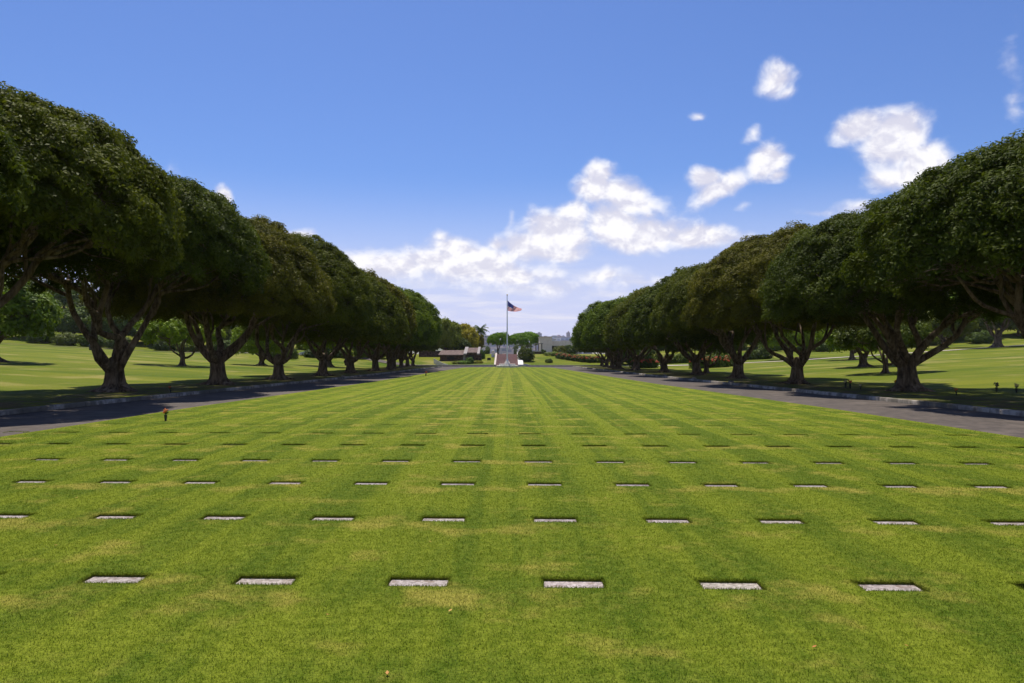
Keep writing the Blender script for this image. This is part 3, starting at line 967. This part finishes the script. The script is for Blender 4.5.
for i, (x, D) in enumerate(((560.5, 233), (565.5, 231), (571, 229), (577, 227), (583.5, 225), (590, 224), (597, 224))):
    bush(0, x, D, f'red blossoming shrub, {ORD[i]} from the left in the hedge at the right bank', 1.0, .9, (.8, 1.0, .7), 'red flowering hedge shrubs', flowers=M['redpetal'])
for i, (x, D) in enumerate(((700, 150), (709, 152), (719, 150), (728, 153), (640, 170), (650, 172))):
    bush(0, x, D, f'red flowering shrub, {ORD[i]} of those seen between the right avenue trunks', 'x' and 1.2, 1.2, (.9, 1.1, .7), 'red flowering shrubs behind the right row', flowers=M['redpetal'])
rb = random.Random(9)
for i in range(26):                              # hedge along the far road, both sides
    sd = -1 if i % 2 else 1; X = sd * (36 + (i // 2) * 9.0 + rb.uniform(-2, 2)); Y = 246 + rb.uniform(-3, 3)
    t = bush(2, 508, 200, f'dark bush in the hedge line beyond the {"left" if sd < 0 else "right"} field', 1.9, 1.1, rb.choice([(.7, .85, .7), (.9, 1.1, .7), (1.2, 1.2, .8)]),
             f'hedge bushes beyond the {"left" if sd < 0 else "right"} field')
    t.location = (X, Y, ground_z(X, Y))

for sd in (-1, 1):                               # rough shrubs close behind the far half of each row
    for i in range(13):
        X = sd * (31 + i * 2.9 + rb.uniform(-1, 1)); Y = 219 - 1.2 * i + rb.uniform(-2, 2)
        if sd < 0: Y += 16
        t = bush(rb.choice([0, 2]), 508, 200, f'rough dark shrub behind the far half of the {"left" if sd < 0 else "right"} avenue row', rb.uniform(1.0, 1.5), rb.uniform(1.0, 1.6), rb.choice([(.8, .95, .7), (1.1, 1.2, .7), (.6, .75, .6)]),
                 f'rough shrubs behind the far half of the {"left" if sd < 0 else "right"} row')
        t.location = (X, Y, ground_z(X, Y))

# far field roads: pale strips following the ground
def strip(name, pts, width, mat, lift=.05):
    V, Fc = [], []; P = []
    for (a, b_), (c, d) in zip(pts, pts[1:]):
        L = math.hypot(c - a, d - b_); n = max(1, int(L / 5))
        P += [(a + (c - a) * i / n, b_ + (d - b_) * i / n) for i in range(n)]
    P.append(pts[-1])
    for i, p in enumerate(P):
        q0, q1 = P[max(0, i - 1)], P[min(len(P) - 1, i + 1)]; dx, dy = q1[0] - q0[0], q1[1] - q0[1]; L = math.hypot(dx, dy)
        for k in (-1, -.33, .33, 1):
            X = p[0] - dy / L * width / 2 * k; Y = p[1] + dx / L * width / 2 * k
            V.append((X, Y, ground_z(X, Y) + lift))
    Fc = [(4 * i + k, 4 * i + k + 1, 4 * i + k + 5, 4 * i + k + 4) for i in range(len(P) - 1) for k in range(3)]
    return structure(obj(name, np_mesh(name, np.array(V), np.array(Fc), mat)))


strip('field_road', [(-260, 215), (-180, 226), (-120, 233), (-70, 234), (-40, 228), (-26, 216)], 3.6, M['asphalt'], .1)
strip('field_road', [(26, 216), (34, 200), (42, 178), (58, 168), (90, 178), (140, 200), (260, 230)], 3.6, M['walk'], .1)

# rock building on the left bank -------------------------------------------
D0 = 227.
X0 = px(440, D0); z0 = ground_z(px(455, D0), D0) - .9
t = empty('stone_building', (X0, D0, z0), 'low dark lava-rock building with sloping brown roofs left of the steps', 'building')
k = D0 / F
def bx(x): return (x - 440) * k
b = MB(); b.box(bx(440), bx(463), 0, 9, -.2, 2.35); b.box(bx(465.4), bx(481), 1.0, 9, -.2, 3.0); b.build('wall', M['lava'], t)
b = MB(); b.prism([(-.9, 2.36), (-.9, 2.6), (10, 4.0), (10, 3.76)], bx(438.5), bx(463.5)); b.build('roof', M['rooftile'], t)
b = MB(); b.prism([(.1, 3.01), (.1, 3.25), (10, 4.75), (10, 4.5)], bx(467), bx(477)); b.build('roof', M['rooftile'], t)
for a, c in ((463.6, 466.9), (477.1, 479.6)):
    b = MB(); b.prism([(-.9, 2.5), (-.9, 2.95), (10, 5.0), (10, 4.3)], bx(a), bx(c)); b.build('roof_beam', M['fascia'], t)
b = MB(); b.box(bx(463.1), bx(465.3), -.3, 8.9, -.2, 2.45); b.build('pier', M['fascia'], t)
b = MB(); b.box(bx(468), bx(474), .93, .98, -.1, 2.5); b.build('doorway', M['dark'], t)
b = MB(); b.box(bx(447), bx(454), -.07, -.02, 1.3, 2.1); b.build('window_opening', M['dark'], t)
# white curved garden wall
t = MB(); n = 18
for i in range(n):
    f0, f1 = i / n, (i + 1) / n
    def wp(f): return (px(433 + 15 * f, 219), 218.2 - 2.2 * math.sin(PI * f) + 3 * (1 - f), 1.75 * (1 - f) ** 1.2 + .35 + .12)
    a, c = wp(f0), wp(f1)
    t.add([(a[0], a[1], 0), (c[0], c[1], 0), (c[0], c[1], c[2]), (a[0], a[1], a[2]), (a[0], a[1] + .45, 0), (c[0], c[1] + .45, 0), (c[0], c[1] + .45, c[2]), (a[0], a[1] + .45, a[2])],
          [(0, 1, 2, 3), (5, 4, 7, 6), (3, 2, 6, 7)] + ([(4, 0, 3, 7)] if i == 0 else []) + ([(1, 5, 6, 2)] if i == n - 1 else []))
tag(t.build('garden_wall', M['white']), 'white curved wall sloping down at the far end of the left road', 'wall')
# low lava walls farther left on the bank
b = MB(); X = px(431, 236)
b.box(X - 3.6, X + 3.2, 236, 236.6, 1.5, 4.4); tag(b.build('rock_wall', M['lava']), 'low lava rock retaining wall beyond the end of the left road', 'wall')
# small dark notice board on the bank
X = px(489, 224.5); z = ground_z(X, 224.5)
t = empty('notice_board', (X, 224.5, z), 'small dark notice board on the grass bank left of the steps', 'sign')
b = MB(); b.box(-.5, .5, -.05, .05, .45, 1.15); b.build('panel', M['dark'], t)
for sx in (-.35, .35): b = MB(); b.box(sx - .04, sx + .04, -.035, .035, -.2, .449); b.build('post', M['fascia'], t)

# beige building ------------------------------------------------------------
D0 = 262.; k = D0 / F; X0 = px(540, D0); z0 = ground_z(X0, D0)
t = empty('beige_building', (X0, D0, z0), 'flat-roofed beige stone building right of the flagpole with a lower columned wing', 'building')
def bx(x): return (x - 540) * k
H1 = (352.6 - 336) * k + .2; H2 = (352.6 - 340) * k + .2
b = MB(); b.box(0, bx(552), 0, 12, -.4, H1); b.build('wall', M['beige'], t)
b = MB(); b.box(-.15, bx(552) + .15, -.15, 12.15, H1 + .002, H1 + .22); b.build('parapet', M['walk'], t)
b = MB()
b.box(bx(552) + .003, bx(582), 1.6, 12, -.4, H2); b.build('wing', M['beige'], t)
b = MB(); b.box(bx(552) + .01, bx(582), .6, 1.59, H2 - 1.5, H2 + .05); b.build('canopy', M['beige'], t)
b = MB(); b.box(bx(552.3), bx(557.5), 1.52, 1.57, H2 - 2.4, H2 - 1.52); b.build('window', M['glass'], t)
b = MB(); b.box(bx(552.3), bx(553.6), 1.5, 1.57, -.1, 2.5); b.build('door', M['dark'], t)
for x in (554.3, 555.9, 557.6, 560.5, 562.6, 566, 569, 572, 575):
    b = MB(); b.box(bx(x), bx(x) + .3, .9, 1.2, -.4, H2 - 1.51); b.build('column', M['fascia'], t)
for x in (560.0, 564.4, 568):
    b = MB(); b.box(bx(x), bx(x) + .8, 1.5, 1.56, .4, 2.6); b.build('window', M['glass'], t)
# pergola and low wall between bush and building
D1 = 246.; k1 = D1 / F; X = px(533, D1); z = ground_z(X, D1)
t = empty('stone_planter', (X, D1, z), 'low brown stone planter wall with pale coping left of the beige building', 'planter')
b = MB(); b.box(0, 8 * k1, 0, 2, -.5, .75); b.build('wall', M['lava'], t)
b = MB(); b.box(-.1, 8 * k1 + .1, -.1, 2.1, .752, 1.05); b.build('coping', M['walk'], t)
t = empty('pergola', (px(536, 252), 252, ground_z(px(536, 252), 252)), 'dark-posted pergola with flat pale top beside the beige building', 'pergola')
for i, xx in enumerate((0, .95, 1.9)):
    for yy in (0, 3):
        b = MB(); b.box(xx - .09, xx + .09, yy - .09, yy + .09, -.2, 3.3); b.build('post', M['rooftile'], t)
b = MB(); b.box(-.3, 2.2, -.4, 3.4, 3.302, 3.5); b.build('roof', M['fascia'], t)

# ------------------------------------------------------------------ cars
def car(x, D, rz, paint, label, s=1.):
    X = px(x, D); t = empty('parked_car', (X, D, ground_z(X, D) + .14), label, 'car', None, rz)
    b = MB(); L, W = 2.25, .9
    low = [(-L, .35), (-L, .78), (-L + .3, .88), (L - .9, .95), (L - .1, .78), (L, .6), (L, .3), (L - .4, .22), (-L + .4, .22)]
    b.prism(low, -W, W); o = b.build('body', paint, t)
    b = MB(); cab = [(-L + .15, .87), (-L + .6, 1.38), (-.1, 1.46), (.35, 1.42), (1.15, .94)]
    n = len(cab); vs = [(-W + .06 + (.17 if z > 1 else 0), y, z) for y, z in cab] + [(W - .06 - (.17 if z > 1 else 0), y, z) for y, z in cab]
    b.add(vs, [tuple(range(n - 1, -1, -1)), tuple(range(n, 2 * n))] + [(i, (i + 1) % n, n + (i + 1) % n, n + i) for i in range(n)])
    b.build('windows', M['glass'], t)
    b = MB(); b.box(-W + .25, W - .25, -L + .62, .33, 1.465, 1.50, top=.03); b.build('roof', paint, t)
    for sx in (-1, 1):
        for yy in (-1.35, 1.35):
            b = MB(); xa, xb = sx * (W - .12), sx * (W + .03)
            prof = [(yy + .33 * math.cos(a * PI / 8), .32 + .33 * math.sin(a * PI / 8)) for a in range(16)]
            b.prism(prof, min(xa, xb), max(xa, xb)); wl = b.build('wheel', M['rubber'], t)
            b = MB(); xr = sx * (W + .034); prof = [(yy + .19 * math.cos(a * PI / 6), .32 + .19 * math.sin(a * PI / 6)) for a in range(12)]
            b.prism(prof, min(xr, xr - sx * .02), max(xr, xr - sx * .02)); b.build('rim', M['pole'], wl)
    for sx in (-.62, .62):
        b = MB(); b.box(sx - .17, sx + .17, L - .02, L + .02, .58, .72); b.build('headlight', M['fwhite'], t)
    t.scale = (s, s, s); return t


car(308, 229, 1.9, M['car_white'], 'white car parked on the far road behind the left row of trees')
car(611, 206.5, 1.2, M['car_dark'], 'dark car in the shade behind the far right avenue trunks')
bpy.context.view_layer.update()
for o in COL.objects:
    if o.get('label', '').startswith('dark car'): o.location = (px(611, 222), 222, ground_z(px(611, 222), 222) + .1)

# ------------------------------------------------------------------ vases of flowers
def vase(x, y, label, petal, s=1., D=None, lawn=False, dark=False):
    zg = 0. if lawn else .12
    D = D or F * (HC - zg) / (y - HY)
    X = px(x, D); z = 0. if lawn else ground_z(X, D)
    t = empty('flower_vase', (X, D, z), label, 'flower vase'); s *= .6; t.scale = (s, s, s)
    b = MB(); b.lathe([(.05, -.02), (.06, .1), (.085, .30), (.09, .31)], n=12); b.build('vase', M['vase'], t, True)
    b = MB(); r = random.Random(int(x))
    for i in range(12):
        a = r.uniform(0, 6.28); q = r.uniform(.03, .16)
        b.tube([(0, 0, .3), (q * .5 * math.cos(a), q * .5 * math.sin(a), .42), (q * math.cos(a), q * math.sin(a), .5 + r.uniform(0, .12))], [.008] * 3, 4)
        b.add([(0, 0, .3), (q * 1.1 * math.cos(a + .3), q * 1.1 * math.sin(a + .3), .42), (q * 1.1 * math.cos(a - .2), q * 1.1 * math.sin(a - .2), .5)], [(0, 1, 2)])
    me = b.build('leaves', M['vase'] if dark else M['stem'], t)
    b = MB()
    for i in range(18):
        a = r.uniform(0, 6.28); q = r.uniform(.0, .17)
        b.ball((q * math.cos(a), q * math.sin(a), .42 + r.uniform(0, .2)), r.uniform(.03, .05), 7)
    b.build('blossoms', petal, t, True)


M['stem'] = mat_plain('stem', (.05, .12, .02), .6)
vase(167, 420.5, 'dark vase of orange flowers at the left lawn edge by the road', M['orange'], 1.15, D=1799 / 62.5, lawn=True)
vase(426, 375.2, 'small vase of orange-brown flowers far along the left lawn edge', M['redpetal'], 1.6, D=100, lawn=True)
vase(171.4, 392.5, 'vase of dull red flowers in the shade between the first two left trunks', M['redpetal'], 1.1)
vase(897, 391, 'vase of bright red-orange flowers left of the big rooted trunk at right', M['orange'], 1.5, D=57)
vase(850.6, 389.5, 'vase of vivid red flowers on the grass beyond the right kerb', M['redpetal'], 1.6, D=56)
vase(846, 389.5, 'vase of brownish leafy stems beside the vivid red flowers', M['yellowpetal'], 1.5, D=57, dark=True)
vase(957, 396, 'low vase of dull red flowers right of the big rooted trunk', M['redpetal'], 1.0, D=46)
vase(997.5, 393, 'tall dark vase of dark flowers near the right edge', M['vase'], 1.6, D=50, dark=True)
vase(1017.5, 393.5, 'vase of pale yellow flowers at the far right edge', M['yellowpetal'], 1.5, D=49)
vase(861, 392, 'little vase of brown dried stems on the right verge', M['yellowpetal'], .9, D=54, dark=True)
# litter bin on the far left field
X = px(92, 205); t = empty('litter_bin', (X, 205, ground_z(X, 205)), 'small dark bin at the far edge of the left field', 'bin')
b = MB(); b.lathe([(.4, -.1), (.5, 1.1), (.55, 1.12), (.55, 1.2)], n=14); b.build('drum', M['dark'], t)
b = MB(); b.lathe([(.56, 1.202), (.5, 1.35), (.2, 1.5)], n=14); b.build('lid', M['vase'], t)
# pale stones painted at the kerb
for i, (x, D) in enumerate(((357, 92), (640, 96), (655, 82), (683, 70))):
    sg = -1 if x < 508 else 1; X = sg * (kerb_x(D) + .62)
    b = MB(); b.ball((0, 0, .06), .26, 10, squash=.45); o = b.build('kerb_stone', M['concrete']); o.location = (X, D, .1)
    tag(o, ('lone pale rounded stone beside the left kerb' if sg < 0 else f'pale rounded stone beside the right kerb, {ORD[3 - i]} from the camera'), 'stone', 'pale kerb stones')

# fallen leaves on the near lawn
rl = random.Random(12)
b = MB()
for i in range(12):
    D = rl.uniform(5.6, 16); X = rl.uniform(-.6, .6) * D; a = rl.uniform(0, 6.28); L = rl.uniform(.016, .03); c, s = math.cos(a), math.sin(a)
    b.add([(X - c * L, D - s * L, .02), (X + s * L * .5, D - c * L * .5, .026), (X + c * L, D + s * L, .03), (X - s * L * .5, D + c * L * .5, .024)], [(0, 1, 2, 3)])
M['drop'] = mat_noise('fallen_leaf', (.45, .14, .03), (.55, .36, .08), 3., .7, 0, coord='pos')
tag(b.build('fallen_leaves', M['drop']), 'small orange and yellow fallen leaves scattered on the near lawn', 'leaves', None, 'stuff')

# ------------------------------------------------------------------ city on the slope beyond
V, Fc = [], []
Ys = [470, 560, 700, 900, 1150, 1450, 1700, 2100]
def hill_z(X, Y): return -2 + 37 * sst(400, 1750, Y) - 12 * sst(1750, 2300, Y) + 2.0 * math.sin(X * .013 + Y * .004)
Xs = list(range(-420, 421, 40))
for Y in Ys:
    for X in Xs: V.append((X, Y, hill_z(X, Y)))
Fc = [(j * len(Xs) + i, j * len(Xs) + i + 1, (j + 1) * len(Xs) + i + 1, (j + 1) * len(Xs) + i) for j in range(len(Ys) - 1) for i in range(len(Xs) - 1)]
M['hillside'] = mat_noise('hillside', (.10, .13, .06), (.26, .24, .20), .03, .9, 0, coord='pos')
structure(obj('city_hill', np_mesh('city_hill', np.array(V), np.array(Fc), M['hillside'])))
rc = random.Random(21)
CITY = []
for j, D in enumerate((520, 600, 690, 790, 900, 1030, 1170, 1320, 1480, 1640)):
    x = 452 + rc.uniform(0, 5)
    while x < 585:
        wpx = rc.uniform(3.5, 9); CITY.append((x + wpx / 2, D + rc.uniform(-30, 30), wpx * D / F)); x += wpx + rc.uniform(1.0, 6)
for x, D, w_ in CITY:
    X = px(x, D); z = hill_z(X, D); h = rc.choice([4, 6, 7, 9, 12]) * (1 + D / 3000)
    if D > 1400: h = min(h, 10)
    b = MB(); dp = w_ * rc.uniform(.5, .9)
    b.box(-w_ / 2, w_ / 2, -dp / 2, dp / 2, -4, h)
    if rc.random() < .5: b.box(-w_ * .2, w_ * .25, -dp * .2, dp * .3, h - .01, h + 2.6)
    t = empty('city_building', (X, D, z), 'tiny pale block among the far-off city buildings on the slope', 'building', 'far city buildings on the slope', rc.uniform(-.3, .3))
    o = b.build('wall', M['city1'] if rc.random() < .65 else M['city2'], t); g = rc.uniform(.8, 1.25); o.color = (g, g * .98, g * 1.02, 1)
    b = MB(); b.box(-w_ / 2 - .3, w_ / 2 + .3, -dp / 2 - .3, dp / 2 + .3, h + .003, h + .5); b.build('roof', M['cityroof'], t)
for x, D, w_, h, lab in ((537.2, 900, 5.5, 21, 'tall greyish tower block rising behind the left edge of the beige building'),
                    (555, 1300, 4, 22, 'pale slender far tower above the lower wing of the beige building'),
                    (572, 1200, 22, 12, 'long bluish-grey far block above the lower wing of the beige building')):
    X = px(x, D); z = hill_z(X, D); W_ = w_ * D / F / 2
    top = HC + (HY - (333.8 if x < 540 else 336.5 if w_ < 10 else 337.6)) * D / F
    t = empty('city_building', (X, D, z), lab, 'building')
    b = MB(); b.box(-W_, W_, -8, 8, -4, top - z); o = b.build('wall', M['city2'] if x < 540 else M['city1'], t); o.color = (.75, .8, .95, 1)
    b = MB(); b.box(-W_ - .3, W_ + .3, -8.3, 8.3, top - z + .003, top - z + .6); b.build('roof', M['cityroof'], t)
for i in range(34):
    D = rc.uniform(500, 1500); x = rc.uniform(452, 585); X = px(x, D)
    tree(rc.choice(['round0', 'round1']), 'city_tree', X, D, 'small dark tree among the far-off city buildings on the slope', 'trees among the far city buildings', rc.uniform(.7, 1.2), col=(.9, 1, .9), z=hill_z(X, D) - 1)

# ------------------------------------------------------------------ light
S = np.array([-.12, .42, 1.0]); S /= np.linalg.norm(S)
el, rot = math.asin(S[2]), math.atan2(S[0], S[1])
sun = bpy.data.objects.new('sun', bpy.data.lights.new('sun', 'SUN')); COL.objects.link(sun)
sun.data.energy = 4.8; sun.data.angle = math.radians(.53); sun.data.color = (1, .94, .82)
from mathutils import Vector
sun.rotation_euler = Vector(S).to_track_quat('Z', 'Y').to_euler()

world = bpy.data.worlds.new('World'); scene.world = world; world.use_nodes = True
nt = world.node_tree; h = N(nt); bg = nt.nodes['Background']
sky = h.n('ShaderNodeTexSky', sky_type='NISHITA'); sky.sun_disc = False; sky.sun_elevation = el; sky.sun_rotation = rot
sky.air_density = 1.0; sky.dust_density = .6; sky.ozone_density = 2.2; sky.altitude = 100
STR = .10
tc = h.n('ShaderNodeTexCoord').outputs['Generated']
dx, dy, dz = h.sep(h.v('NORMALIZE', tc))
az = h.m('ARCTAN2', dx, dy); elv = h.m('ARCSINE', dz)
sky_c = h.mix(1., sky.outputs[0], (.60, .76, 1.14), 'MULTIPLY')
uv = h.comb(az, elv)
# cloud domain, flattened so that the banks lie level
w1 = h.noise(h.v('MULTIPLY', uv, (9., 12., 1.)), 1, 3, .5, color=True)
uvw = h.v('ADD', uv, h.v('SCALE', h.v('SUBTRACT', w1, (.5, .5, .5)), scale=.035))
CL = [  # px centre, radii, turn in degrees, strength
    (866, 126, 26, 14, -12, 1.), (898, 138, 36, 25, -25, 1.2), (926, 164, 30, 23, -30, 1.2), (896, 172, 34, 16, -10, .8),
    (779, 73, 20, 17, 0, .72), (787, 88, 12, 8, 0, .55), (752, 130, 14, 9, -40, .5), (770, 160, 23, 19, -40, .95), (780, 176, 13, 9, 0, .7),
    (706, 178, 18, 11, 0, .9), (720, 188, 28, 13, -20, .95), (744, 206, 12, 5, 0, .35),
    (600, 170, 18, 14, 0, .9), (596, 186, 24, 17, 0, 1.), (628, 192, 34, 18, 20, 1.), (614, 222, 26, 24, 0, 1.1), (645, 234, 44, 17, -6, 1.1), (700, 236, 42, 13, 8, 1.), (650, 214, 16, 8, 0, .5),
    (572, 212, 20, 14, 0, .95), (556, 232, 34, 22, 10, 1.1), (532, 246, 32, 15, 0, 1.), (500, 243, 16, 8, 0, .7), (560, 252, 34, 10, 0, .8),
    (456, 250, 30, 15, 10, .95), (478, 262, 46, 20, 0, 1.), (430, 262, 44, 16, 0, .9), (395, 268, 50, 16, 0, .8), (350, 264, 34, 12, 0, .75), (505, 276, 50, 14, 0, .9), (450, 268, 120, 24, 0, .55), (540, 290, 80, 12, 0, .45), (640, 284, 70, 10, 0, .4),
    (300, 240, 20, 11, -15, .95), (286, 235, 10, 8, 0, .8), (222, 193, 10, 10, 0, .85), (598, 277, 22, 12, 0, .75), (696, 112, 8, 6, 0, .5),
    (1016, 62, 14, 26, 0, .35), (1018, 100, 10, 18, 0, .4), (950, 140, 10, 8, 0, .3), (866, 208, 24, 8, 0, .55), (440, 236, 12, 6, 0, .6), (510, 218, 5, 16, 0, .4),
    (172, 168, 12, 8, 0, .2), (820, 215, 30, 5, 0, .3)]
dens = None
F2 = F
for cx, cy, rx, ry, tn, stg in CL:
    a0 = math.atan((cx - VX) / F2); e0 = math.atan((HY - cy) / math.hypot(F2, cx - VX))
    ra = rx / F2 * math.cos(a0) ** 2 * 1.16; re = ry / F2 * math.cos(a0) * math.cos(e0) * 1.16
    d = h.v('SUBTRACT', uvw, (a0, e0, 0))
    if tn:
        vr = h.n('ShaderNodeVectorRotate', rotation_type='Z_AXIS'); h.put(vr.inputs['Vector'], d); vr.inputs['Angle'].default_value = math.radians(tn); d = vr.outputs[0]
    L = h.v('LENGTH', h.v('MULTIPLY', d, (1 / ra, 1 / re, 0)))
    q = h.m('MULTIPLY', h.m('SUBTRACT', 1.30, L), stg)
    dens = q if dens is None else h.n_max(dens, q) if False else h.m('SMOOTH_MAX', dens, q, .25)
# elsewhere round the sky: broken cumulus low down
bank = h.ss(elv, .34, .05)
bn = h.noise(h.v('MULTIPLY', uv, (3.2, 7., 1.)), 1, 4, .55)
away = h.ss(h.m('ABSOLUTE', az), .62, .85)
other = h.m('MULTIPLY', h.m('MULTIPLY', h.m('SUBTRACT', h.m('MULTIPLY', bn, 3.), 1.15), away), h.ss(elv, .8, .1))
other = h.m('SUBTRACT', other, h.m('MULTIPLY', h.m('SUBTRACT', 1., away), 4.))
dens = h.m('MAXIMUM', dens, other)


def fbm(vec, off=None):
    v_ = h.v('ADD', vec, off) if off else vec
    return h.noise(h.v('MULTIPLY', v_, (24., 30., 1.)), 1, 7, .56, .1)


f1 = fbm(uvw); f2 = fbm(uvw, (-.004, .012, 0))
big = h.noise(h.v('MULTIPLY', uv, (60., 80., 1.)), 1, 5, .6)
d1 = h.m('ADD', dens, h.m('MULTIPLY', h.m('SUBTRACT', f1, .5), 1.25))
alpha = h.ss(d1, .12, .85)
relief = h.m('SUBTRACT', f1, f2)
lit = h.m('ADD', h.ss(relief, -.10, .12), h.m('MULTIPLY', h.m('SUBTRACT', d1, .5), .22), clamp=True)
cloud_c = h.mix(lit, (6.7, 6.6, 7.7), (9.8, 9.6, 9.7))
# pale lilac haze and thin streaks low over the horizon
str_ = h.noise(h.v('MULTIPLY', uv, (7., 55., 1.)), 1, 6, .6, .4)
lowmix = h.m('MULTIPLY', h.ss(elv, .235, .03), .9)
streak = h.m('MULTIPLY', h.ss(str_, .44, .66), h.ss(elv, .155, .07))
lows = h.mix(streak, (6.2, 6.4, 8.8), (8.2, 7.9, 8.9))
sky_c = h.mix(lowmix, sky_c, lows)
col = h.mix(h.m('MULTIPLY', alpha, .93), sky_c, cloud_c)
h.put(bg.inputs['Color'], col); bg.inputs['Strength'].default_value = STR
try: world.cycles.sampling_method = 'MANUAL'; world.cycles.sample_map_resolution = 1024
except Exception: pass

b = MB(); b.box(-3600, 3600, -500, 4700, -12, 75)
o = b.build('haze', []); tag(o, 'thin pale air between the lawn and the far city', 'haze', None, 'stuff')
m = bpy.data.materials.new('haze'); m.use_nodes = True; n_ = m.node_tree; n_.nodes.clear()
out = n_.nodes.new('ShaderNodeOutputMaterial'); pv = n_.nodes.new('ShaderNodeVolumePrincipled')
pv.inputs['Color'].default_value = (.86, .87, 1, 1); pv.inputs['Density'].default_value = .00006; pv.inputs['Anisotropy'].default_value = .2
n_.links.new(pv.outputs[0], out.inputs['Volume']); o.data.materials.append(m)

# ------------------------------------------------------------------ camera
cam = bpy.data.objects.new('camera', bpy.data.cameras.new('camera')); COL.objects.link(cam)
cam.data.sensor_width = 36; cam.data.lens = F * 36 / 1024; cam.data.clip_start = .1; cam.data.clip_end = 9000
cam.location = (0, 0, HC)
pitch = math.atan((HY - 341.5) / F)
cam.rotation_euler = (PI / 2 + pitch, 0, -cam_yaw)
scene.camera = cam
scene.render.engine = 'CYCLES'
scene.cycles.max_bounces = 5; scene.cycles.diffuse_bounces = 3; scene.cycles.glossy_bounces = 2; scene.cycles.transmission_bounces = 3
vs = scene.view_settings
vs.view_transform = 'Standard'; vs.look = 'None'; vs.gamma = 1.0; vs.use_curve_mapping = False; vs.exposure = 0.13
